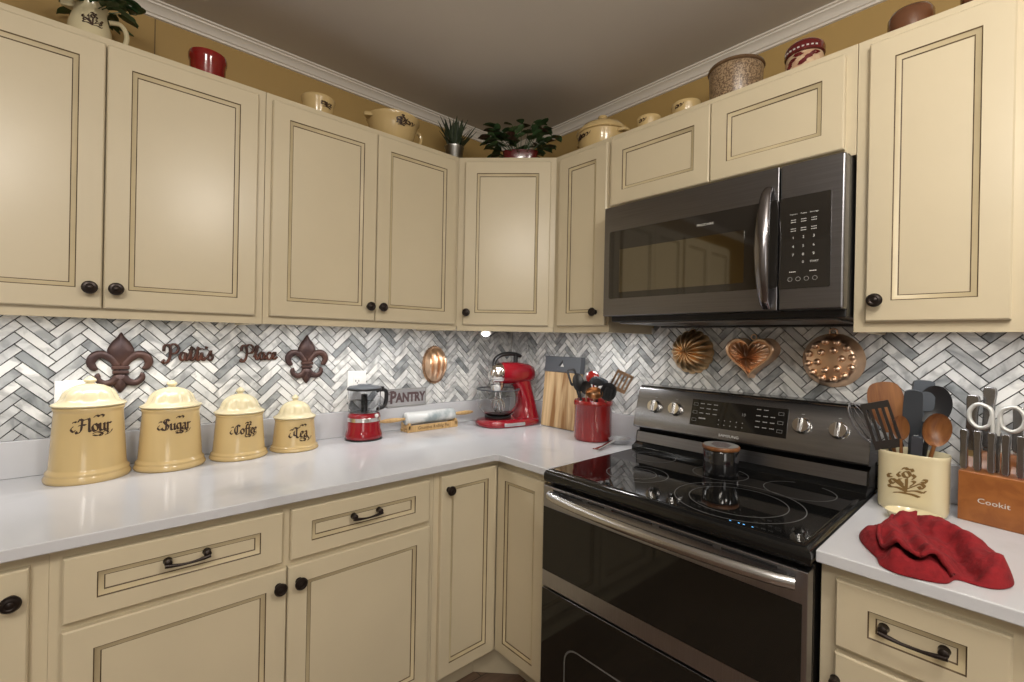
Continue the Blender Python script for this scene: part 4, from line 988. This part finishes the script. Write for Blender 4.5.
mb = MB(); mb.tube([(.009 * math.cos(2 * PI * i / 20), -.010, .073 + .009 * math.sin(2 * PI * i / 20)) for i in range(21)], .0022, 0, 6); mb.build('hanging_ring', 'copper', t)
t = mould('round copper mold covered in knob-like bumps, rightmost above the range', -1.543, 1.294, R90, 'R')
mb = MB(); mb.lathe([(.078, 0), (.084, .0), (.0855, .004), (.083, .008), (.081, .010), (.072, .030), (.066, .040), (.060, .043), (.0005, .044)], 72, 0, rf=lambda a, z: 1 + (.02 * math.cos(14 * a) if .012 < z < .038 else 0), T=RX(PI / 2)); pn = mb.build('pan', 'copper', t, ang=50)
for n, r in ((12, .060), (6, .033)):
    for k in range(n):
        a = 2 * PI * k / n + .2
        mb = MB(); mb.lathe([(.0105, 0), (.0108, .004), (.0095, .009), (.006, .0125), (.0005, .014)], 18, 0, T=TR(r * math.cos(a), -.0405 if n == 12 else -.0435, r * math.sin(a)) @ RX(PI / 2)); mb.build('bump', 'copper', pn)
mb = MB(); mb.tube([(-.010, -.003, .084), (-.010, -.004, .096), (0, -.004, .101), (.010, -.004, .096), (.010, -.003, .084)], .0025, 0, 8); mb.build('hanging_loop', 'copper', t)
for lab, y, z in (('clear adhesive hook above the round fluted copper mold', -1.076, 1.404), ('clear adhesive hook above the bumpy copper mold', -1.543, 1.402)):
    t = thing('adhesive_hook', lab, 'hook', (TY, y, z), R90, 'clear wall hooks')
    mb = MB(); mb.prism(rrect(-.009, .009, -.022, .020, .006), -.003, 0); mb.build('backplate', 'clear', t)
    mb = MB(); mb.tube([(0, -.0032, -.008), (0, -.010, -.014), (0, -.013, -.008)], .003, 0, 8); mb.build('prong', 'clear', t)

# ------------------------------------------------------------------ knife block
kb = thing('knife_block', 'reddish wood knife block with white lettering on the right counter', 'knife block', (-.157, -1.845, CT + .0003), R90 - .20)
KW = .215
mb = MB(); mb.prism([(0, 0), (.105, 0), (.105, .165), (.075, .165), (.036, .126), (.0, .121)], 0, KW, T=RZ(PI / 2) @ TR(0, -KW, 0)); mb.build('block', 'blockwood', kb, bevel=.002)
mb = MB(); mb.text('Cookit', .0175, 0, TR(.064, -.0005, .055) @ FRONT, sx=1.15); mb.build('lettering', 'print', kb, fix=False, smooth=False)
KM = kb.matrix_basis.copy() if False else Matrix.Translation((-.157, -1.845, CT + .0003)) @ RZ(R90 - .20)
def knife(label, u, v, z, ln, w, group, th=.011, tilt=0., name='knife'):
    p = KM @ Vector((u, v, z))
    t = thing(name, label, 'knife', p, R90 - .20, group); t.rotation_euler = (tilt, 0, R90 - .20)
    mb = MB()
    prf = [(-w * .28, 0), (w * .28, 0), (w * .45, ln * .06), (w * .42, ln * .30), (w * .40, ln * .7), (w * .52, ln * .93), (w * .40, ln), (-w * .40, ln), (-w * .5, ln * .93), (-w * .42, ln * .6), (-w * .45, ln * .1)]
    mb.prism(prf, -th / 2, th / 2, 0); mb.build('handle', 'steel_knife', t, bevel=.0028, seg=3)
    mb = MB(); mb.box(-w * .30, w * .30, -.0012, .0012, -.020, -.0003); mb.build('blade', 'chrome', t)
    return t
names = ['first steak knife handle from the left in the front row of the knife block', 'second steak knife handle from the left in the knife block front row', 'third steak knife handle from the left in the knife block front row, under the scissors', 'fourth steak knife handle from the left in the knife block front row', 'fifth steak knife handle from the left in the knife block front row']
for i, lb in enumerate(names):
    knife(lb, .0075 + i * .0245, .012, .1250, .098, .016, 'steak knives in the knife block', th=.013, name='steak_knife')
knife('large knife handle at the left back of the knife block', .006, .062, .165, .140, .026, 'large knives in the knife block', tilt=-.1)
knife('tallest knife handle behind the left scissor loop', .030, .088, .172, .155, .026, 'large knives in the knife block', tilt=-.1)
knife('large knife handle right of the scissors at the photo edge', .116, .070, .170, .140, .026, 'large knives in the knife block', tilt=-.1)
knife('knife handle half hidden behind the right scissor loop', .082, .092, .170, .112, .022, 'large knives in the knife block', tilt=-.1)
# scissors
p = KM @ Vector((.057, .034, .214))
t = thing('kitchen_scissors', 'steel kitchen scissors with two finger loops in the knife block', 'scissors', p, R90 - .20); t.rotation_euler = (-.06, 0, R90 - .20)
for sg in (-1, 1):
    P = crom([(sg * .004, 0, .0), (sg * .006, 0, .035), (sg * .010, 0, .062), (sg * .032, 0, .072), (sg * .047, 0, .055), (sg * .046, 0, .030), (sg * .030, 0, .014), (sg * .012, 0, .022), (sg * .007, 0, .045)], 5)
    mb = MB(); mb.tube([tuple(q) for q in P], .0048, 0, 10, flat=1.2, up=(0, 1, 0)); mb.build('finger_loop', 'scissor', t, ang=70)
    mb = MB(); mb.box(sg * .001, sg * .010, -.002, .002, -.095, .010); mb.build('blade', 'chrome', t)

# ------------------------------------------------------------------ red towel
from mathutils import noise
OUT = [(-.495, -1.716), (-.545, -1.728), (-.600, -1.752), (-.632, -1.768), (-.672, -1.780), (-.690, -1.806), (-.684, -1.842), (-.664, -1.872), (-.622, -1.884), (-.622, -1.915), (-.606, -1.938), (-.560, -1.953), (-.500, -1.950), (-.440, -1.940), (-.380, -1.918), (-.352, -1.872), (-.335, -1.822), (-.342, -1.785), (-.368, -1.768), (-.390, -1.752), (-.445, -1.722)]
OUT = [(x + .020 + max(0., -x - .54) * .16, y + .007) for x, y in OUT]
OC = crom(OUT, 6, True)
c0 = Vector((-.482, -1.831, 0))
def seg_d(p, a, c):
    a, c = Vector(a), Vector(c); d = c - a; t_ = max(0, min(1, (p - a).dot(d) / d.length_squared)); return (p - (a + d * t_)).length, t_
def towel_h(x, y, s):
    p = Vector((x - .018, y - .007))
    e = (1 - s ** 3.0)
    h = .026 * max(0, e) ** .5
    for a, c, w, k in (((-.38, -1.83), (-.53, -1.940), .030, .030), ((-.37, -1.80), (-.46, -1.87), .03, .018), ((-.41, -1.765), (-.64, -1.80), .020, .016), ((-.42, -1.785), (-.665, -1.865), .016, .020), ((-.50, -1.722), (-.58, -1.76), .03, .018), ((-.64, -1.80), (-.66, -1.86), .022, .020), ((-.53, -1.945), (-.60, -1.925), .02, .018)):
        d, t_ = seg_d(p, a, c); h += .62 * k * math.exp(-(d / w) ** 2) * min(1, e * 3)
    for a, c, w, k in (((-.46, -1.86), (-.60, -1.905), .014, .030), ((-.47, -1.78), (-.62, -1.83), .009, .014), ((-.56, -1.77), (-.64, -1.785), .010, .016)):
        d, t_ = seg_d(p, a, c); h -= .7 * k * math.exp(-(d / w) ** 2) * min(1, e * 3)
    h += .007 * noise.noise(Vector((x * 28, y * 40, 1.))) * min(1, e * 3) + .003 * noise.noise(Vector((x * 90, y * 90, 4.))) * min(1, e * 3)
    return max(.002, h)
mb = MB(); rs = []
for s in [1 - .0 * k for k in (0,)] + [.995, .98, .95] + [.92 - .04 * k for k in range(22)] + [.02]:
    ring = []
    for p in OC:
        q = c0 + (p - c0) * s
        z = towel_h(q.x, q.y, s) if s < 1 else .0015
        # soft bulge at the rim so the cloth rolls under
        ring.append((q.x, q.y, CT + .0004 + z))
    rs.append(ring)
bot = [(c0.x + (p.x - c0.x) * .985, c0.y + (p.y - c0.y) * .985, CT + .0006) for p in OC]
mb.rings([bot] + rs, 0, True, True)
# turned-over flap with a rolled hem lying across the heap
E0 = [(-.435, -1.765), (-.520, -1.757), (-.600, -1.770), (-.652, -1.803), (-.668, -1.838)]
E1 = [(-.375, -1.800), (-.430, -1.808), (-.520, -1.835), (-.590, -1.862), (-.640, -1.880)]
E0, E1 = [[(x + .020 + max(0., -x - .54) * .16, y + .007) for x, y in E] for E in (E0, E1)]
A0, A1 = crom(E0, 8), crom(E1, 8)
def smin(v): return max(0., min(1., v))
def flap(u, v):
    i = u * (len(A0) - 1); k = min(int(i), len(A0) - 2); f = i - k
    a = A0[k].lerp(A0[k + 1], f); c = A1[k].lerp(A1[k + 1], f); q = a.lerp(c, v)
    sdist = min((Vector((q.x, q.y, 0)) - p).length for p in OC)
    inside = smin(sdist / .03)
    base = towel_h(q.x, q.y, 1 - inside * .8)
    return (q.x, q.y, CT + base + .004 + .007 * math.sin(PI * v) + .004 * noise.noise(Vector((q.x * 40, q.y * 40, 9.))))
mb.grid(flap, 48, 20, 0)
mb.tube([tuple(Vector(flap(i / 40, 0.)) + Vector((0, 0, .0005))) for i in range(41)], .0042, 0, 8)
mb.tube([tuple(Vector(flap(1., i / 16))) for i in range(17)], .0042, 0, 8)
tw = mb.build('red_towel', 'cloth', None, ang=180); tag(tw, 'crumpled red cotton kitchen towel at the counter edge right of the range', 'towel')

# ------------------------------------------------------------------ pieces on top of the wall cabinets
TZ = Z1 + .0003
def pot(name, label, cat, loc, prof, m, seg=44, sx=1., sy=1., rz=0., group=None, inner='body'):
    t = thing(name, label, cat, (*loc, TZ), rz, group)
    mb = MB(); mb.lathe(prof, seg, 0, sx, sy); b_ = mb.build(inner, m, t, ang=55)
    return t, b_
def cylsurf(r, z0, tilt=0.):
    def f(s, tt): rr = r + .0008; return (rr * math.sin(s / rr), -rr * math.cos(s / rr), z0 + tt)
    return f
GS = 'crocks and bowls on top of the wall cabinets'
# pitcher with greenery
t, b_ = pot('pitcher', 'cream pitcher with a brown print at the far left on the cabinet top', 'pitcher', (-1.783, -.165), [(.0005, 0), (.040, 0), (.046, .01), (.050, .04), (.047, .08), (.038, .112), (.036, .128), (.041, .142), (.039, .142), (.034, .128), (.036, .11), (.0005, .02)], 'stonel', group=GS)
mb = MB(); mb.tube([tuple(p) for p in crom([(.040, 0, .115), (.066, 0, .120), (.080, 0, .095), (.074, 0, .06), (.049, 0, .040)], 5)], .0065, 0, 10); mb.build('handle', 'stonel', t)
mb = MB(); mb.prismz([(-.030, -.018), (-.030, .018), (-.062, .004), (-.062, -.004)], .118, .142); mb.build('spout', 'stonel', t, bevel=.004)
mb = MB(); nib(mb, motif(), .021, (.006, 0), cylsurf(.0470, .082), w=.12); mb.build('transfer_print', 'brownink', b_, fix=False, smooth=False)
def leaf(mb, base, d, ln, w, m=0, droop=.3, up=None):
    d = Vector(d).normalized(); s_ = d.cross(Vector((0, 0, 1)))
    s_ = s_.normalized() if s_.length > .05 else Vector((1, 0, 0)); nrm = s_.cross(d)
    vs = []; n = 6
    for i in range(n + 1):
        k = i / n; c = Vector(base) + d * ln * k - Vector((0, 0, 1)) * droop * ln * k * k
        ww = w * math.sin(PI * (k * .92 + .04)) ** .8 * (1 if k < .95 else .4)
        for sg in (-1, 0, 1): vs.append(tuple(c + s_ * ww * .5 * sg + nrm * (.12 * w * abs(sg))))
    fs = [(3 * i + j, 3 * i + j + 1, 3 * i + j + 4, 3 * i + j + 3) for i in range(n) for j in (0, 1)]
    mb.add(vs, fs, m)
def foliage(label, loc, name, n, r, h, ll, lw, mats, seed, cat='plant', ang=(0, 2 * PI), stems='leaf', low=.0):
    rnd = random.Random(seed); t = thing(name, label, cat, loc)
    mb = MB(); ms = MB()
    for i in range(n):
        a = rnd.uniform(*ang); rr = r * rnd.uniform(.15, 1.) ** .7; z = h * (low + (1 - low) * rnd.uniform(.1, 1.)) * (1.1 - .5 * rr / r)
        tip = Vector((rr * math.cos(a), rr * math.sin(a), z))
        ms.tube([(0.15 * tip.x, .15 * tip.y, 0), (tip.x * .6, tip.y * .6, z * .75), tuple(tip)], .0013, 0, 5)
        for k in range(3):
            a2 = a + rnd.uniform(-1.3, 1.3)
            leaf(mb, tip * (1 - .15 * k), (math.cos(a2), math.sin(a2), rnd.uniform(-.1, .6)), ll * rnd.uniform(.7, 1.2), lw * rnd.uniform(.8, 1.15), rnd.randrange(len(mats)) if len(mats) > 1 and rnd.random() < .45 else 0, rnd.uniform(.1, .5))
    ms.build('stems', stems, t); mb.build('leaves', mats, t, ang=180)
    return t
foliage('green leafy sprigs standing in the cream pitcher', (-1.783, -.165, TZ + .125), 'leafy_sprigs', 24, .105, .075, .062, .030, ['leaf'], 4)
t, b_ = pot('crock', 'plain dark red crock on top of the left wall cabinet', 'crock', (-1.500, -.165), [(.0005, 0), (.047, 0), (.0485, .01), (.0495, .090), (.053, .098), (.054, .112), (.052, .120), (.049, .118), (.046, .10), (.0005, .02)], 'redcer', group=GS)
t, b_ = pot('crock', 'small cream crock with a brown print above the coffee canister', 'crock', (-1.150, -.165), [(.0005, 0), (.046, 0), (.051, .01), (.055, .080), (.059, .096), (.060, .104), (.057, .107), (.053, .10), (.0005, .02)], 'stone', group=GS)
mb = MB(); nib(mb, motif(),   .022, (.014, 0), cylsurf(.0550, .082), w=.14); mb.build('transfer_print', 'brownink', b_, fix=False, smooth=False)
t, b_ = pot('batter_bowl', 'cream batter bowl with spout and handle on the cabinet left of the corner', 'bowl', (-.846, -.170), [(.0005, 0), (.055, 0), (.062, .006), (.080, .04), (.095, .085), (.102, .108), (.109, .118), (.109, .125), (.104, .126), (.097, .110), (.090, .085), (.055, .016), (.0005, .012)], 'stone', group=GS)
mb = MB(); mb.prismz([(-.092, -.030), (-.092, .030), (-.128, .006), (-.128, -.006)], .108, .1245); mb.build('spout', 'stone', t, bevel=.005)
mb = MB(); mb.tube([tuple(p) for p in crom([(.104, 0, .110), (.126, 0, .108), (.134, 0, .085), (.122, 0, .058), (.088, 0, .050)], 5)], .008, 0, 10); mb.build('handle', 'stone', t)
mb = MB()
def bsurf(s, tt):
    z = .088 + tt; r = .0965 + (z - .085) * .30 + .0012; return (r * math.sin(s / r), -r * math.cos(s / r), z)
nib(mb, [[(x - 1.2, y + .25) for x, y in st] for st in SCROLL] + motif() + [[(x + .8, y) for x, y in st] for st in SCROLL],   .020, (-.012, .004), bsurf, w=.15); mb.build('transfer_print', 'brownink', b_, fix=False, smooth=False)
# grass in a galvanised pot
t, b_ = pot('metal_pot', 'small galvanised metal pot of spiky grass left of the corner', 'pot', (-.540, -.175), [(.0005, 0), (.032, 0), (.035, .004), (.042, .094), (.045, .098), (.045, .104), (.042, .105), (.039, .09), (.0005, .085)], 'galv')
t = thing('grass_tuft', 'spiky grey-green grass tuft growing from the metal pot', 'plant', (-.540, -.175, TZ + .088))
mb = MB(); rnd = random.Random(3)
for i in range(90):
    a = rnd.uniform(0, 2 * PI); sp = rnd.uniform(.05, .75); ln = rnd.uniform(.10, .165)
    bx, by = rnd.uniform(-.024, .024), rnd.uniform(-.024, .024)
    leaf(mb, (bx, by, 0), (math.cos(a) * sp, math.sin(a) * sp, 1), ln, .0125, 0, .10)
mb.build('blades', 'grassm', t, ang=180)
# corner plant in a red planter
t = thing('planter', 'low dark red planter on top of the diagonal corner cabinet', 'planter', (-.345, -.415, TZ), -PI / 4)
mb = MB(); mb.lathe([(.0005, 0), (.062, 0), (.070, .01), (.078, .055), (.080, .066), (.076, .067), (.073, .055), (.0005, .04)], 40, 0, 1., .5, n=3.2); mb.build('tray', 'jarred', t, ang=50)
t = foliage('dark green and maroon leafy plant spilling from the corner planter', (-.345, -.415, TZ + .045), 'leafy_plant', 46, .175, .165, .058, .036, ['leaf', 'leafr'], 11)
# casserole, bowls, speckled crock, jars on the right run
t, b_ = pot('casserole', 'cream lidded casserole with brown scroll print above the narrow cabinet', 'casserole', (-.165, -.733), [(.0005, 0), (.075, 0), (.085, .008), (.097, .04), (.103, .078), (.105, .0925), (.100, .094), (.0005, .095)], 'stone', rz=R90, group=GS)
mb = MB(); mb.lathe([(r, z - .0325) for r, z in ((.104, .1275), (.109, .130), (.109, .138), (.088, .162), (.052, .180), (.022, .187), (.014, .191), (.015, .197), (.021, .203), (.019, .210), (.008, .213), (.0005, .2135))], 44); mb.build('lid', 'stone', t, ang=55)
for sg in (-1, 1):
    mb = MB(); mb.tube([tuple(p) for p in crom([(sg * .098, -.028, .082), (sg * .118, -.02, .085), (sg * .124, 0, .086), (sg * .118, .02, .085), (sg * .098, .028, .082)], 4)], .007, 0, 8); mb.build('handle', 'stone', t)
mb = MB()
nib(mb, [[(x - 1.3, y) for x, y in st] for st in SCROLL] + [[(x * .7, y * .6) for x, y in st] for st in motif()] + [[(x + .5, y) for x, y in st] for st in SCROLL], .021, (-.045, 0), lambda s, tt: (.104 * math.sin(s / .104), -.104 * math.cos(s / .104) - .0006, .074 + tt), w=.16); mb.build('transfer_print', 'brownink', b_, fix=False, smooth=False)
for lab, y, r, h in (('smaller cream bowl beside the casserole on the cabinet top', -.963, .047, .088), ('larger cream bowl left of the speckled crock on the cabinet top', -1.116, .053, .086)):
    t, b_ = pot('cream_bowl', lab, 'bowl', (-.175, y), [(.0005, 0), (r * .62, 0), (r * .7, .008), (r * .9, h * .5), (r * .98, h * .85), (r * 1.0, h * .93), (r * .96, h), (r * .90, h * .97), (r * .85, h * .8), (.0005, .02)], 'stone', rz=R90, group=GS)
    mb = MB(); nib(mb, [[(x * .8 - .9, y_) for x, y_ in st] for st in SCROLL], .017, (-.003, 0), cylsurf(r * .975, h * .78), w=.16); mb.build('transfer_print', 'brownink', b_, fix=False, smooth=False)
t, b_ = pot('speckled_crock', 'large brown speckled stoneware crock with a lid above the microwave', 'crock', (-.178, -1.291), [(.0005, 0), (.076, 0), (.080, .008), (.082, .116), (.084, .126), (.082, .130), (.0005, .131)], 'speck', group=GS)
mb = MB(); mb.lathe([(r, z - .0495) for r, z in ((.084, .1805), (.0875, .184), (.086, .190), (.080, .1935), (.06, .199), (.03, .203), (.016, .205), (.014, .212), (.019, .220), (.012, .226), (.0005, .227))], 44, 0); mb.build('lid', 'rim', t, ang=55)
t, b_ = pot('lidded_jar', 'cream jar with dark red leaf marks and a dark red lid above the microwave', 'jar', (-.175, -1.493), [(.0005, 0), (.042, 0), (.047, .008), (.0515, .04), (.0505, .076), (.048, .090), (.0005, .091)], 'jar', rz=R90, group=GS)
mb = MB(); mb.lathe([(.049, .0913), (.0530, .093), (.0535, .110), (.050, .120), (.038, .130), (.02, .135), (.0005, .136)], 44); ll = mb.build('lid', 'jarred', t, ang=55)
mb = MB()
for k in range(9):
    a = -.9 + k * .22; q = MB().box(-.003, .003, -.001, .001, -.002, .002)
    mb.add(q.v, q.f, 0, RZ(a) @ TR(0, -.0538, .101))
mb.build('lid_band_print', 'print', ll)
mb = MB()
for u, z, an in ((-.03, .074, .4), (-.012, .086, -.3), (.016, .074, .6), (.034, .084, .2), (.0, .062, .9), (-.04, .06, 1.1)):
    nib(mb, [[(0, 0), (.4, .25), (.9, .1), (.5, -.12), (0, 0)]], .021, (u, z), lambda s, tt: (.0520 * math.sin(s / .052), -.0522 * math.cos(s / .052), tt - .006), w=.3, ang=math.degrees(an))
mb.build('leaf_print', 'jarred', b_, fix=False, smooth=False)
t, b_ = pot('brown_bowl', 'glossy brown rounded bowl on top of the right wall cabinet', 'bowl', (-.180, -1.740), [(.0005, 0), (.034, 0), (.038, .006), (.045, .040), (.0485, .070), (.048, .088), (.042, .100), (.030, .105), (.026, .101), (.034, .08), (.0005, .03)], 'bowlbr', group=GS)
t, b_ = pot('brown_pot', 'brown pot barely showing at the top right edge above the right cabinet', 'pot', (-.180, -1.885), [(.0005, 0), (.045, 0), (.05, .01), (.052, .10), (.054, .115), (.05, .118), (.045, .10), (.0005, .03)], 'bowlbr', group=GS)

# ------------------------------------------------------------------ light
def area(name, loc, size, energy, col, target=None, shape='DISK', sy=None):
    la = bpy.data.lights.new(name, 'AREA'); la.shape = shape; la.size = size; la.energy = energy; la.color = col
    if sy: la.size_y = sy
    o = bpy.data.objects.new(name, la); COL.objects.link(o); o.location = loc
    if target: o.rotation_euler = (Vector(target) - Vector(loc)).to_track_quat('-Z', 'Y').to_euler()
    return o
WARM = (1., .94, .85)
area('ceiling_lamp', (-2.75, -2.85, CH - .03), .30, 15, WARM)
area('ceiling_lamp', (-1.05, -3.15, CH - .03), .30, 13, WARM)
for loc_, en in (((-1.24, -2.20, 2.17), 24), ((-2.22, -2.18, 2.20), 32)):      # two hanging globe lamps
    pl_ = bpy.data.lights.new('globe_lamp', 'POINT'); pl_.energy = en; pl_.color = WARM; pl_.shadow_soft_size = .12
    po_ = bpy.data.objects.new('globe_lamp', pl_); COL.objects.link(po_); po_.location = loc_
area('fill_light', (-2.6, YW + .05, 1.72), 1.7, 24, (1., .97, .92), (-.9, 0, 1.9), 'RECTANGLE', 1.3)  # added soft fill aimed at the wall cabinets; the back wall has no window
wd = bpy.data.worlds.new('room_air'); sc.world = wd; wd.use_nodes = True
wd.node_tree.nodes['Background'].inputs[0].default_value = (1., .93, .82, 1); wd.node_tree.nodes['Background'].inputs[1].default_value = .12

# ------------------------------------------------------------------ camera
cam_d = bpy.data.cameras.new('camera'); cam = bpy.data.objects.new('camera', cam_d); COL.objects.link(cam)
FPX = 464.4; cam_d.sensor_width = 36.; cam_d.lens = FPX * 36. / 1024.; cam_d.clip_start = .02
yw, pt, rl = math.radians(42.0344), math.radians(-.0491), math.radians(1.0978)
fw = Vector((math.sin(yw) * math.cos(pt), math.cos(yw) * math.cos(pt), math.sin(pt))); rt = Vector((math.cos(yw), -math.sin(yw), 0)); up = rt.cross(fw)
r2_, u2_ = rt * math.cos(rl) + up * math.sin(rl), -rt * math.sin(rl) + up * math.cos(rl)
mw_ = Matrix((r2_, u2_, -fw)).transposed().to_4x4(); mw_.translation = VIEW
cam.matrix_world = mw_
sc.camera = cam
vs_ = sc.view_settings; vs_.view_transform = 'Standard'; vs_.look = 'None'; vs_.exposure = 0.; vs_.gamma = 1.; vs_.use_curve_mapping = False
